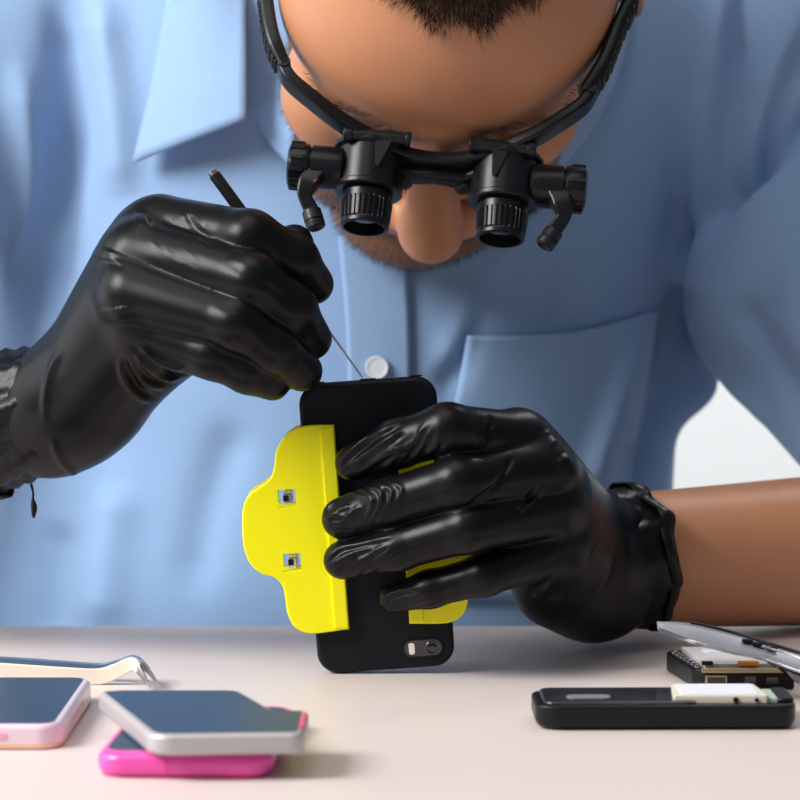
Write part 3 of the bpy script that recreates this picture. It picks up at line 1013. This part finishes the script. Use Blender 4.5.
# bridge
mb = MB()
sweep(mb, smooth_path([H(-20, 108, 9), H(-13, 110, 5), H(-6, 111, 6), H(0, 111.5, 7), H(6, 111, 6), H(13, 110, 5), H(20, 108, 9)], 40), rrect(.0042, .0030, .0022, 3), HU, scale=np.interp(np.arange(40), [0, 8, 20, 31, 39], [.9, 1.15, .85, 1.15, .9]))
br = mb.build('nose_bridge', M['plastic'], mg)
for s in (-1, 1):
    mb = MB(); lathe(mb, H(s * 12.5, 110, 2), HN * 1.0 + HX * s * .2, [(-.002, .0020), (0, .0042), (.003, .0046), (.0045, .0038), (.005, .0015)], 20); mb.build('nose_pad', M['rubber'], br)
GT = math.radians(8)
GA = rot(HN, HX, GT) if (rot(HN, HX, GT)[2] < rot(HN, HX, -GT)[2]) else rot(HN, HX, -GT)     # barrel axis, turned further down
GC = np.cross(HX, GA); GC = GC if GC[1] < 0 else -GC                                          # towards the camera
for s in (-1, 1):
    B0 = H(s * 29.5 + (2.5 if s < 0 else 0), 102, 7) + GC * .001 + GA * .0025

    def G(x_, t_, c_): return B0 + HX * x_ * 1.05e-3 + GA * t_ * 1.0e-3 + GC * c_ * 1.05e-3
    mb = MB(); lathe(mb, B0, GA, [(t_, r_ * 1.1) for t_, r_ in [(-.004, .0100), (-.004, .0146), (-.0032, .0152), (-.0016, .0152), (-.0010, .0146), (-.0004, .0136), (.0035, .0136), (.0155, .0136), (.0160, .0140), (.0178, .0140), (.0184, .0134), (.0186, .0110)]], 56, hint=HX)
    mag = mb.build('magnifier', M['plastic'], mg)
    mb = MB(); rib = lambda t, r, th: r + (.00045 * (1 if math.sin(th * 30) > 0 else -1) if .0045 < t < .0135 else 0)
    lathe(mb, G(0, 18.4, 0), GA, [(t_, r_ * 1.03) for t_, r_ in [(0, .0102), (.0008, .0110), (.0040, .0108), (.0046, .0108), (.0130, .0104), (.0136, .0104), (.0146, .0106), (.0158, .0104), (.0162, .0098), (.0162, .0088), (.0120, .0082), (.0120, .001)]], 180, hint=HX, mod=rib)
    ey = mb.build('eyepiece', M['plastic'], mag)
    mb = MB(); lathe(mb, G(0, 29.5, 0), GA, [(0, .0080), (.0008, .0080), (.0018, .0060), (.0024, .003), (.0025, .0004)], 32); mb.build('lens', M['lens'], ey)
    # hinge bar above the barrel and its bracket
    mb = MB(); rod(mb, G(-s * 15, -3.5, 13), G(s * 9, -3.5, 13), .0030); rod(mb, G(-s * 16.5, -3.5, 13), G(-s * 14, -3.5, 13), .0034); rod(mb, G(s * 8, -3.5, 13), G(s * 12, -3.5, 13), .0036)
    hb = mb.build('hinge_bar', M['plastic2'], mag)
    mb = MB(); slab(mb, round_poly([(0, 0), (6.5e-3, 0), (1.8e-3, 12e-3), (0.8e-3, 12e-3)][::-1] if s > 0 else [(0, 0), (6.5e-3, 0), (1.8e-3, 12e-3), (0.8e-3, 12e-3)][::-1], .0008, 3), -.0008, .0008, .0004, (G(-s * 4 - 2, -1.5, 14.2), HX, GA, GC)); mb.build('bracket', M['plastic2'], mag)
    mb = MB(); box(mb, (0, 0, 0), .0105, .0032, .0050, (G(-s * 2, -3.2, 7.4), HX, GA, GC), .001); mb.build('clip_block', M['plastic2'], mag)
    # lamp housing at the side
    lx0, lx1 = 10.5, 35.5
    mb = MB(); lathe(mb, G(s * lx0, 9, 3), HX * s, [(0, .0080), (.0012, .0094), (.004, .0098), (.0145, .0098), (.0148, .0088), (.0154, .0088), (.0157, .0098), (.0172, .0103), (.0225, .0103), (.0242, .0096), (.0250, .0080), (.0250, .002)], 40, hint=HU)
    lamp = mb.build('lamp', M['plastic'], mg)
    lamp['label'] = 'side lamp at picture %s' % ('left' if s < 0 else 'right')
    mb = MB()
    for q in range(12):
        th = 2 * PI * q / 12
        box(mb, (0, 0, 0), .0030, .0010, .0007, (G(s * (lx0 + 20), 9, 3) + (GA * math.cos(th) + GC * math.sin(th)) * .0103, HX, -GA * math.sin(th) + GC * math.cos(th), GA * math.cos(th) + GC * math.sin(th)), .0004)
    mb.build('cap_grip', M['plastic2'], lamp)
    # drop lever with LED head
    mb = MB()
    lev = smooth_path([G(s * 22, 13, 7), G(s * 24.5, 19, 8.5), G(s * 25.5, 25, 8.5), G(s * 22.5, 31, 7.5), G(s * 20.5, 35, 7)], 30)
    sweep(mb, lev, rrect(.0040, .0030, .0014, 3), HX, scale=np.interp(np.arange(30), [0, 8, 16, 24, 29], [1.25, 1.15, .75, .85, .8]))
    lv = mb.build('lever', M['plastic'], lamp)
    ax = GA * .9 - HX * s * -.0 + HX * (-s) * .35
    mb = MB(); lathe(mb, G(s * 22.5, 31, 7.5), ax if s < 0 else GA * .9 + HX * -s * .5, [(0, .0030), (.0008, .0042), (.0052, .0044), (.0055, .0038), (.0062, .0038), (.0065, .0044), (.0088, .0042), (.0094, .0034), (.0088, .0024), (.0080, .0004)], 28); mb.build('led_head', M['plastic2'], lv)
    if s < 0:
        mb = MB(); sweep(mb, smooth_path([G(-19.5, 16.5, 10), G(-21.5, 19, 11.5), G(-24, 21.5, 11)], 10), [(.0005 * math.cos(t), .0005 * math.sin(t)) for t in np.linspace(0, 5.2, 6)], HX); mb.build('red_wire', M['red'], lamp)

# ------------------------------------------------------------------ standing phone
PHW, PHH, PHT = .0588, .1245, .0098
tilt = math.radians(4.0)
pex = np.array([math.cos(tilt), 0, math.sin(tilt)]); pez = np.array([-math.sin(tilt), 0, math.cos(tilt)]); pn = np.array([0, -1.0, 0])
pc = W(377, 528, 0)
pc[2] = T + (PHH / 2 - .008) * math.cos(tilt) + (PHW / 2 - .008) * math.sin(tilt) + .008 + .0002
PM = (pc, pex, pez, pn)
ph = empty('smartphone', (pc[0], 0, T))
tag(ph, 'black smartphone standing upright between two yellow clamps, camera at the bottom', 'phone')
mb = MB(); slab(mb, rrect(PHW / 2, PHH / 2, .009, 8), -PHT / 2, PHT / 2, .0022, PM, 5); mb.build('case', M['case'], ph)


def PPX(px, py, w):
    """a point on the upright phone's face at height w out of it"""
    q = W(px, py, -w) - pc
    return q @ pex, q @ pez


cx, cy = PPX(423, 648, PHT / 2)
mb = MB()
o1 = rrect(.0088, .0042, .0041, 8); o2 = rrect(.0080, .0035, .0034, 8)
oo = pc + pex * cx + pez * cy + pn * PHT / 2
V = [oo + pex * p[0] + pez * p[1] + pn * z for ring, z in ((o1, .00002), (o1, .0006), (o2, .0007), (o2, .00004)) for p in ring]
k = len(o1); F = [(j * k + i, j * k + (i + 1) % k, (j + 1) * k + (i + 1) % k, (j + 1) * k + i) for j in range(3) for i in range(k)]
mb.add(V, F); mb.build('camera_cutout', M['case'], ph)
mb = MB(); slab(mb, o2, 0, .00012, .00004, (oo, pex, pez, pn), 2); mb.build('camera_panel', M['lens'], ph)
cm = oo + pex * .0040
mb = MB(); lathe(mb, cm, pn, [(0, .0030), (.0005, .0030), (.0007, .0027), (.0005, .0022), (.0002, .0021)], 32); cr = mb.build('camera_ring', M['dsteel'], ph)
mb = MB(); lathe(mb, cm + pn * .0001, pn, [(0, .0020), (.0003, .0019), (.0005, .0010), (.00055, .0002)], 28); mb.build('camera_lens', M['lens'], cr)
mb = MB(); slab(mb, rrect(.0013, .0025, .0010, 5), 0, .0006, .0002, (oo - pex * .0048, pex, pez, pn), 2); mb.build('flash', mat('flash_window', (.85, .80, .70), .25), ph)
for (bx_, w_) in ((-.021, .003), (.0005, .0035), (.021, .003)):
    mb = MB(); slab(mb, rrect(w_, .0018, .0012, 4), 0, .0005, .0003, (pc + pex * bx_ + pez * PHH / 2, pex, pn, pez), 2); mb.build('side_button', M['case'], ph)
mb = MB(); slab(mb, rrect(PHW / 2 - .0035, PHH / 2 - .004, .006, 6), PHT / 2 - .0002, PHT / 2 + .0003, .0002, (pc, -pex, pez, -pn), 2); mb.build('screen', M['screen'], ph)

# ------------------------------------------------------------------ clamps
outl = [(334, 425), (312, 425), (297, 428), (284, 437), (276, 451), (274, 466), (270, 478), (259, 487), (249, 494), (243, 507), (242, 527), (244, 548), (250, 563), (261, 573), (274, 577), (282, 585), (285, 598), (287, 612), (293, 625), (304, 632), (318, 633), (349, 629)]
zf = PHT / 2
loc = [PPX(px, py, zf + .003) for px, py in outl]
clip_poly = [tuple(q) for q in smooth_path(loc, 90)]
hole1 = PPX(286, 498, zf + .004); hole2 = PPX(291, 562, zf + .004)


def make_clamp(mir, label):
    """mir = None for the picture-left clamp, else the phone-frame x about which the outline is mirrored"""
    def mx(p): return p if mir is None else (2 * mir - p[0], p[1] + .0005)
    o = empty('plastic_clamp', tuple(pc + pex * mx(loc[10])[0]))
    tag(o, label, 'clamp', 'yellow clamps gripping the phone')
    poly = [mx(p) for p in clip_poly]
    if mir is not None: poly = poly[::-1]
    jaw = mx(loc[0])[0]; sgn = 1 if mir is None else -1
    for fs_ in (1, -1):
        # front plate / back plate, splayed a little away from the phone towards the grip
        nn = pn * fs_
        xs = sgn
        ex_ = pex * math.cos(.05) - nn * math.sin(.05) * xs
        ez_ = nn * math.cos(.05) + pex * math.sin(.05) * xs
        org = pc + pex * jaw + nn * (zf + .0003)
        lp = [((p[0] - jaw), p[1]) for p in poly]
        if fs_ < 0: pass
        a2 = lp
        # plate with two square windows: build the ring strips around the holes with a boolean
        mb = MB(); slab(mb, a2, 0, .0036, .0008, (org, ex_, pez, ez_), 3)
        V_ = mb.build('jaw_plate', M['yellow'], o)
        mbh = MB()
        hs_ = [mx(hole1), mx(hole2)]
        for hx_, hy_ in hs_:
            box(mbh, (hx_ - jaw, hy_, .002), .0040, .0038, .01, (org, ex_, pez, ez_), .0002)
        cut = mesh('cut', mbh.V, mbh.F, None, None)
        sharp(cut)
        md = V_.modifiers.new('holes', 'BOOLEAN'); md.operation = 'DIFFERENCE'; md.object = cut; md.solver = 'EXACT'
        dg = bpy.context.evaluated_depsgraph_get()
        nm = bpy.data.meshes.new_from_object(V_.evaluated_get(dg))
        V_.modifiers.clear(); V_.data = nm; sharp(V_, 20)
        wn = V_.modifiers.new('shade', 'WEIGHTED_NORMAL'); wn.keep_sharp = True; wn.weight = 90
        bpy.data.objects.remove(cut)
        # raised lip along the jaw
        mb = MB()
        y0 = mx(loc[0])[1]; y1 = mx(loc[-1])[1]
        j0 = mx(loc[0])[0] - jaw; j1 = mx(loc[-1])[0] - jaw
        strip = [(j0 - sgn * .0062, y0 - .0012), (j0 - sgn * .0004, y0 - .0006), (j1 - sgn * .0004, y1 + .0006), (j1 - sgn * .0062, y1 + .0010)]
        a = np.array(strip); area = sum(a[i][0] * a[(i + 1) % 4][1] - a[(i + 1) % 4][0] * a[i][1] for i in range(4))
        if area < 0: strip = strip[::-1]
        Vs = []
        zz = [.0036, .0036, .0036, .0036]
        slab(mb, round_poly(strip, .0006, 2), .0034, .0046, .0005, (org, ex_, pez, ez_), 2)
        mb.build('jaw_lip', M['yellow'], V_)
        for hx_, hy_ in hs_:
            mb = MB(); box(mb, (hx_ - jaw + .0004, hy_ - .0004, .0004), .0019, .0026, .0016, (org, ex_, pez, ez_), .0007)
            pin = mb.build('spring_end', M['chrome'], V_)
            mb = MB(); box(mb, (hx_ - jaw - .0002, hy_ - .0002, .00235), .0012, .0013, .0003, (org, ex_, pez, ez_), .0002)
            mb.build('pin', M['bshell'], pin)
    return o


clampL = make_clamp(None, 'yellow plastic clamp fully in view on the picture-left edge of the phone')
mirx = (PPX(334, 425, zf)[0] + PPX(399, 462, zf)[0]) / 2
clampR = make_clamp(mirx, 'yellow plastic clamp mostly covered by the gloved fingers')

# ------------------------------------------------------------------ probe
pr_tip = pc + pez * (PHH / 2 + .0009) + pex * (PPX(363, 381, 0)[0])
pr_end = W(212.5, 172, .002)
ax = pr_end - pr_tip; Lp = np.linalg.norm(ax); ax /= Lp
pr = empty('repair_probe', tuple(pr_tip))
tag(pr, 'thin black repair probe held in gloved fingers, tip on the upright phone', 'tool')
mb = MB(); lathe(mb, pr_tip, ax, [(0, .00015), (.002, .0004), (.030, .0007), (.034, .0010)], 14); mb.build('needle', M['steel'], pr)
mb = MB(); lathe(mb, pr_tip, ax, [(.032, .0012), (.036, .0022), (.045, .0026), (Lp - .0022, .0026), (Lp - .0012, .0024)], 24); hd = mb.build('handle', M['tool'], pr)
mb = MB(); lathe(mb, pr_tip, ax, [(Lp - .0014, .0020), (Lp - .0004, .0022), (Lp + .0006, .0020), (Lp + .0008, .0012)], 24); mb.build('end_cap', M['steel'], hd)

# ------------------------------------------------------------------ things on the table
EX, EY, EZ = np.eye(3)


def table_poly(pts, z):
    """pixel outline at height z above the table -> x, y (counter clockwise)"""
    P = [WT(px, py, z)[:2] for px, py in pts]
    a = sum(P[i][0] * P[(i + 1) % len(P)][1] - P[(i + 1) % len(P)][0] * P[i][1] for i in range(len(P)))
    return P if a > 0 else P[::-1]


TM = (np.array([0, 0, T]), EX, EY, EZ)
# pale pink phone, far left
t1 = .0094
p0 = WT(93, 676.5, t1); p1 = WT(60, 725, t1)
e_w = np.array([p1[0] - p0[0], p1[1] - p0[1], 0]); wd = np.linalg.norm(e_w); e_w /= wd; e_l = np.array([e_w[1], -e_w[0], 0])   # e_l to picture left
if e_l[0] > 0: e_l = -e_l
ln = .150
c1 = np.array([p0[0], p0[1], T]) + e_w * wd / 2 + e_l * ln / 2
o = empty('smartphone', tuple(c1)); tag(o, 'pale pink smartphone with dark screen lying at far left of the table', 'phone')
FM = (c1, -e_l, -e_w, EZ)
mb = MB(); slab(mb, rrect(ln / 2, wd / 2, .009, 8), .0003, t1, .0022, FM, 5); bd = mb.build('body', M['pinkw'], o)
mb = MB(); slab(mb, rrect(ln / 2 + .0002, wd / 2 + .0002, .009, 8), .0002, .0030, .0012, FM, 3); mb.build('rim', M['gold'], bd)
mb = MB(); slab(mb, rrect(ln / 2 - .0030, wd / 2 - .0030, .005, 5), t1 - .0003, t1 + .00015, .0001, FM, 2); mb.build('screen', M['screen'], o)
mb = MB(); slab(mb, rrect(.0115, .0012, .001, 4), 0, .0006, .0003, (c1 + e_w * (wd / 2 - .0002) + e_l * (ln / 2 * -1 + .031) + EZ * .0052, e_l, EZ, e_w), 2); mb.build('volume_button', M['pinkb'], o)
mb = MB()
for q in np.linspace(-.018, .018, 7):
    slab(mb, rrect(.0012 if abs(q) > .004 else .0034, .0011, .001, 4), 0, .0003, .0001, (c1 - e_l * (ln / 2 - .0001) + e_w * q + EZ * .0048, e_w, EZ, -e_l), 2)
mb.build('port_holes', M['pinkb'], o)

# hot pink phone under the silver one
tp = .0088
q_fl = WT(93, 753, tp); q_fr = WT(274, 753, tp)
o = empty('smartphone', (q_fl[0] + .03, q_fl[1] + .05, T)); tag(o, 'hot pink smartphone lying under the silver one', 'phone')
dv = np.array([.055, 1.0, 0]); dv /= np.linalg.norm(dv); du = np.array([dv[1], -dv[0], 0])
wp = (q_fr - q_fl)[0] - .001; lpk = .100
cp = np.array([q_fl[0], q_fl[1], T]) + du * wp / 2 + dv * lpk / 2 + np.array([0.0004, -.001, 0])
KM = (cp, du, dv, EZ)
mb = MB(); slab(mb, rrect(wp / 2, lpk / 2, .010, 8), .0003, tp, .0034, KM, 6); bd = mb.build('body', M['pink'], o)
mb = MB(); slab(mb, rrect(wp / 2 - .003, lpk / 2 - .007, .006, 6), tp - .0002, tp + .00015, .0001, KM, 2); mb.build('screen', M['screen'], o)
mb = MB(); slab(mb, rrect(wp / 2 - .0012, lpk / 2 - .0012, .010, 8), .0001, .0006, .0002, KM, 2); mb.build('rim', M['pinkd'], bd)
mb = MB(); box(mb, (-wp / 2 + .0255, -lpk / 2 - .00005, .0046), .0002, .0003, .0030, KM, .0001); mb.build('antenna_band', M['pinkd'], bd)

# silver phone on top, with its stepped outline
ts0 = tp + .0004; ts = ts0 + .0078
sil = [(97, 691), (120, 689.5), (240, 689.5), (275, 709.5), (309, 710), (304, 733), (151, 735)]
P2 = table_poly(sil, ts)
rr = [.004, .004, .006, .003, .003, .005, .008]
A2 = [WT(px, py, ts)[:2] for px, py in sil]
if sum(A2[i][0] * A2[(i + 1) % 7][1] - A2[(i + 1) % 7][0] * A2[i][1] for i in range(7)) < 0: rr = rr[::-1]
so = round_poly(P2, rr, 7)
cs = np.mean(np.array(so), 0)
o = empty('smartphone', (cs[0], cs[1], T + ts0)); tag(o, 'silver smartphone with stepped corner lying on top of the hot pink one', 'phone')
mb = MB(); slab(mb, so, ts0, ts, .0022, TM, 5); bd = mb.build('body', M['silver'], o)
mb = MB(); slab(mb, [tuple(p) for p in inset(so, .0024)], ts - .0002, ts + .00015, .0001, TM, 2); mb.build('screen', M['screen'], o)
e0 = WT(306.5, 713, ts); e1 = WT(302.5, 728, ts)
mb = MB(); sweep(mb, [e0 + np.array([-.0006, 0, -.0004]), e1 + np.array([-.0006, 0, -.0004])], rrect(.0009, .0007, .0004, 2), (1, 0, 0)); mb.build('pink_edge', M['pinkd'], bd)

# tweezers
tz = empty('tweezers', tuple(WT(60, 670)))
tag(tz, 'bent-tip steel tweezers with cream and blue arms lying behind the phones', 'tweezers')


def twz(pts, prof_a, prof_b, m, m_tip, nm):
    P = smooth_path(pts, 90)
    sc_ = np.interp(np.arange(90), [0, 40, 62, 74, 84, 89], [1, 1, .85, .6, .32, .16])
    mb = MB(); sweep(mb, P[:72], rrect(prof_a, prof_b, min(prof_a, prof_b) * .6, 3), (0, 0, 1), scale=sc_[:72]); a = mb.build('arm', m, tz)
    mb = MB(); sweep(mb, P[71:], rrect(prof_a, prof_b, min(prof_a, prof_b) * .6, 3), (0, 0, 1), scale=sc_[71:]); mb.build('tip', m_tip, a)
    return a


Y0 = -.030
twz([W(-60, 668, Y0), W(0, 671, Y0), W(60, 675, Y0 - .001), W(98, 676.5, Y0 - .001), W(116, 671, Y0 - .002), W(133, 664, Y0 - .004), W(142, 674, Y0 - .010), W(150, 687.5, Y0 - .020)], .0034, .0011, M['cream'], M['steel'], 'arm')
twz([W(-60, 660, Y0 + .012), W(0, 663.5, Y0 + .012), W(60, 667.5, Y0 + .010), W(100, 670, Y0 + .008), W(118, 666, Y0 + .005), W(134, 661, Y0 + .002), W(146, 668, Y0 - .006), W(159, 685.5, Y0 - .020)], .0030, .0011, M['blueg'], M['steel'], 'arm')
mb = MB(); box(mb, tuple(W(-64, 664, Y0 + .006)), .004, .008, .004, None, .001); mb.build('joint', M['steel'], tz)
mb = MB()
for q in range(12):
    c = W(12 + q * 3.0, 660.6 + q * .18, Y0 + .012); box(mb, tuple(c + np.array([0, 0, .0006])), .0004, .0013, .0008, None, .0002)
mb.build('grip_ribs', M['blueg'], tz)

# black feature phone without its back cover
tb = .0098
k0 = WT(533, 702, tb); k1 = WT(800, 704, tb)
Lk = .1005; wk = .037
ck = np.array([k0[0] + Lk / 2 + .0005, WT(600, 731.5, 0)[1] + wk / 2 + .0010, T])
ang = math.radians(.8); kx = np.array([math.cos(ang), math.sin(ang), 0]); ky = np.array([-math.sin(ang), math.cos(ang), 0])
KM = (ck, kx, ky, EZ)
o = empty('mobile_phone', tuple(ck)); tag(o, 'black keypad phone lying opened with white label showing, front right of table', 'phone')
mb = MB(); slab(mb, round_poly([(-Lk / 2, -wk / 2 + .004), (-Lk / 2 + .006, -wk / 2), (Lk / 2 - .004, -wk / 2), (Lk / 2, -wk / 2 + .006), (Lk / 2, wk / 2 - .006), (Lk / 2 - .004, wk / 2), (-Lk / 2 + .006, wk / 2), (-Lk / 2, wk / 2 - .004)], .005, 5), .0002, tb, .0014, KM, 4, .004); mb.build('shell', M['bshell'], o)
mb = MB(); slab(mb, rrect(.0295, wk / 2 - .0020, .005, 5), 0, .0018, .0010, (ck + kx * (-Lk / 2 + .0325) + EZ * (tb - .0006), kx, ky, EZ), 3); pan = mb.build('upper_cover', M['bgloss'], o)
mb = MB(); slab(mb, rrect(.0085, .004, .003, 5), 0, .0003, .0001, (ck + kx * (-Lk / 2 + .021) - ky * .006 + EZ * (tb + .0012), kx, ky, EZ), 2); mb.build('speaker_mesh', M['greyplate'], pan)
mb = MB(); box(mb, (-Lk / 2 + .0490, -.0036, tb + .0002), .0125, wk / 2 - .0065, .0008, KM, .0004); mb.build('inner_plate', M['bgloss'], o)
mb = MB(); slab(mb, round_poly([(-.0205, -.013), (.0160, -.013), (.0140, .013), (-.0185, .013)], .001, 3), 0, .0034, .0004, (ck + kx * (-Lk / 2 + .0735) + EZ * (tb - .0005), kx, ky, EZ), 2); tr = mb.build('battery_tray', M['cream'], o)
mb = MB(); slab(mb, rrect(.0150, .0118, .001, 3), 0, .0003, .0001, (ck + kx * (-Lk / 2 + .0712) + EZ * (tb + .0029), kx, ky, EZ), 2); mb.build('label_sticker', M['label'], tr)
for q, r_ in ((.077, .0011), (.085, .0008)):
    mb = MB(); rod(mb, ck + kx * (-Lk / 2 + q) - ky * .0131 + EZ * (tb + .0012), ck + kx * (-Lk / 2 + q) - ky * .0136 + EZ * (tb + .0012), r_); mb.build('screw_hole', M['bshell'], tr)
mb = MB(); box(mb, (-Lk / 2 + .0912, -.002, tb + .0006), .0022, .010, .0012, KM, .0008); mb.build('clip', M['gpcb'], o)
mb = MB(); slab(mb, rrect(.0036, wk / 2 - .006, .003, 5), 0, .0022, .0010, (ck + kx * (Lk / 2 - .0042) + EZ * (tb - .0004), kx, ky, EZ), 3); mb.build('end_cap', M['bshell'], o)

# phone chassis behind it
tcz = .0085
fc = [(690, 672), (786, 672), (774, 651), (676, 648)]
z_f = WT(738, 690, 0)
cxl = WT(690, 690, 0)[0]; cxr = WT(788, 690, 0)[0]
wch = cxr - cxl; dch = .052
cc = np.array([(cxl + cxr) / 2, z_f[1] + dch / 2, T]); ang = math.radians(5); gx = np.array([math.cos(ang * .0), 0, 0]); gy = np.array([-.115, 1, 0]); gy /= np.linalg.norm(gy)
CM = (cc, EX, gy, EZ)
o = empty('phone_chassis', tuple(cc)); tag(o, 'dark phone chassis with bare silver circuit board, behind the black opened phone', 'phone part')
mb = MB(); slab(mb, round_poly([(-wch / 2 - .001, -dch / 2 + .004), (-wch / 2 + .003, -dch / 2), (wch / 2, -dch / 2), (wch / 2 + .001, dch / 2), (-wch / 2, dch / 2), (-wch / 2 - .003, dch / 2 - .004)], .002, 4), .0002, tcz, .001, CM, 3); mb.build('frame', M['bshell'], o)
mb = MB(); slab(mb, rrect(wch / 2 - .0035, dch / 2 - .004, .001, 3), 0, .0028, .0004, (cc + EZ * (tcz - .0008), EX, gy, EZ), 2); bo = mb.build('circuit_board', M['board'], o)
mb = MB(); box(mb, (0.000, -dch / 2 + .0006, tcz - .0004), wch / 2 - .002, .0012, .0010, CM, .0003); mb.build('brass_strip', M['brass'], o)
for hx_, w_, h_ in ((-.0125, .0045, .0020), (.0015, .0032, .0026), (.0105, .0032, .0022)):
    mb = MB(); box(mb, (hx_, -dch / 2 + .0001, tcz * .48), w_, .0008, h_, CM, .0003); sk = mb.build('socket', M['brass'] if hx_ < 0 else M['plastic2'], o)
    mb = MB(); box(mb, (hx_, -dch / 2 - .0005, tcz * .48), w_ - .0008, .0006, h_ - .0007, CM, .0002); mb.build('socket_hole', M['lens'], sk)
mb = MB(); box(mb, (.0015, -dch / 2 + .0028, tcz + .0022), .0042, .0014, .0009, CM, .0003); mb.build('orange_connector', M['orange'], bo)
for hx_ in (-.0155, .0135):
    mb = MB(); box(mb, (hx_, -dch / 2 + .003, tcz + .0022), .0022, .0012, .0008, CM, .0003); mb.build('black_chip', M['bshell'], bo)
mb = MB()
for q in range(7):
    box(mb, (-wch / 2 + .0012 - q * .00032, -dch / 2 + .006 + q * .0058, tcz + .0004), .0012, .0016, .0012, CM, .0005)
mb.build('side_clips', M['chrome'], o)
mb = MB(); slab(mb, rrect(.010, .004, .001, 3), 0, .0006, .0002, (cc + EZ * (tcz + .0020) + gy * .009, EX, gy, EZ), 2); mb.build('shield_plate', M['label'], bo)

# silver back cover lying tilted over the chassis
def shell_strip(name, top, bot, thick, m, parent, arch=.0, k=10, n=40):
    A_ = smooth_path(top, n); B_ = smooth_path(bot, n); V = []; F = []
    for i in range(n):
        for j in range(k):
            t = j / (k - 1)
            V.append(A_[i] * (1 - t) + B_[i] * t + np.array([0, 0, arch * math.sin(PI * t)]))
    for i in range(n - 1):
        for j in range(k - 1): F.append((i * k + j, i * k + j + 1, (i + 1) * k + j + 1, (i + 1) * k + j))
    o = mesh(name, V, F, m, parent)
    md = o.modifiers.new('thick', 'SOLIDIFY'); md.thickness = thick; md.offset = 0
    return o


def WZ(px, py, z): return WT(px, py, z)


cv = empty('back_cover', tuple(WT(720, 660, 0)))
tag(cv, 'thin curved silver phone cover tilted across the top of the dark chassis', 'phone part')
top = [WZ(657, 622, .0275), WZ(690, 624, .0272), WZ(730, 633, .0238), WZ(770, 645, .020), WZ(800, 654, .0172), WZ(850, 668, .0135)]
bot = [WZ(660, 630, .0250), WZ(690, 641, .0250), WZ(730, 652, .0210), WZ(765, 660, .0175), WZ(800, 672, .0140), WZ(850, 690, .0100)]
shell_strip('plate', top, bot, .0009, M['greyplate'], cv, arch=-.002)
tt = smooth_path(top, 40); bb = smooth_path(bot, 40)
mb = MB(); sweep(mb, bb, rrect(.0007, .0005, .0003, 2), (0, 0, 1), scale=np.interp(np.arange(40), [0, 20, 39], [1.2, .8, .5])); mb.build('rim', M['steel'], cv)
mb = MB(); sweep(mb, tt[8:], rrect(.0012, .0010, .0005, 2), (0, 0, 1)); mb.build('rim', M['bshell'], cv)
mb = MB()
for i in (19, 21, 22, 24):
    c = tt[i] * .78 + bb[i] * .22; box(mb, tuple(c + np.array([0, 0, .0004])), .0022, .0016, .0007, None, .0003)
mb.build('inner_clips', M['bshell'], cv)
mb = MB(); sweep(mb, (tt * .6 + bb * .4)[22:34] + np.array([0, 0, .0012]), rrect(.0005, .0004, .0002, 2), (0, 0, 1)); mb.build('steel_strip', M['steel'], cv)
# second, chrome cover peeking at the picture edge
c2 = empty('chrome_cover', tuple(WT(795, 680, 0)))
tag(c2, 'chrome phone cover leaning beside the chassis at the far right picture edge', 'phone part')
top = [WZ(768, 661, .0135), WZ(785, 667, .0115), WZ(800, 674, .0095), WZ(850, 694, .0050)]
bot = [WZ(778, 668, .0095), WZ(790, 676, .0070), WZ(802, 685, .0040), WZ(850, 708, .0012)]
shell_strip('plate', top, bot, .0009, M['chrome'], c2, arch=.0012)
mb = MB(); sweep(mb, smooth_path(top, 30), rrect(.0009, .0007, .0004, 2), (0, 0, 1)); mb.build('rim', M['bshell'], c2)

# ------------------------------------------------------------------ light
def area(name, loc, target, size, power, col):
    l = bpy.data.lights.new(name, 'AREA'); l.energy = power; l.color = col; l.shape = 'RECTANGLE'; l.size = size[0]; l.size_y = size[1]
    o = bpy.data.objects.new(name, l); COL.objects.link(o); o.location = loc
    d = Vector(target) - Vector(loc); o.rotation_euler = d.to_track_quat('-Z', 'Y').to_euler()
    return o


area('key_softbox', (-1.0, -.50, T + .85), (-.02, .15, T + .16), (.62, .56), 26, (1, .98, .96))  # unseen softbox as soft key from the left; no window is built
area('sheen_softbox', (-1.5, .25, T + .45), (-.15, 0, T + .2), (1.0, 1.3), 9, (.95, .98, 1))  # added softbox at left rear, for the sheen on the glove; no window there
area('overhead_softbox', (-.3, -.5, T + 1.7), (0, -.1, T), (1.2, 1.2), 9, (1, .97, .95))  # unseen softbox added overhead to brighten the table
area('wall_light', (.6, 1.2, T + 1.7), (.3, 2.4, T + .3), (1.0, .6), 40, (1, 1, 1))
w = bpy.data.worlds.new('world'); SC.world = w; w.use_nodes = True
bg = w.node_tree.nodes['Background']; bg.inputs['Color'].default_value = (.80, .88, 1, 1); bg.inputs['Strength'].default_value = .19

# ------------------------------------------------------------------ camera and view
cd = bpy.data.cameras.new('camera'); cam = bpy.data.objects.new('camera', cd); COL.objects.link(cam)
cam.location = CAM; cam.rotation_euler = (PI / 2 - PITCH, 0, 0)
cd.sensor_width = 36; cd.lens = FPX / 800 * 36; cd.clip_start = .05; cd.clip_end = 20
cd.dof.use_dof = True; cd.dof.focus_distance = 1.19; cd.dof.aperture_fstop = 12.5
SC.camera = cam
SC.view_settings.view_transform = 'Standard'; SC.view_settings.look = 'None'
SC.view_settings.exposure = 0.0; SC.view_settings.gamma = 1.0; SC.view_settings.use_curve_mapping = False
SC.cycles.use_denoising = True
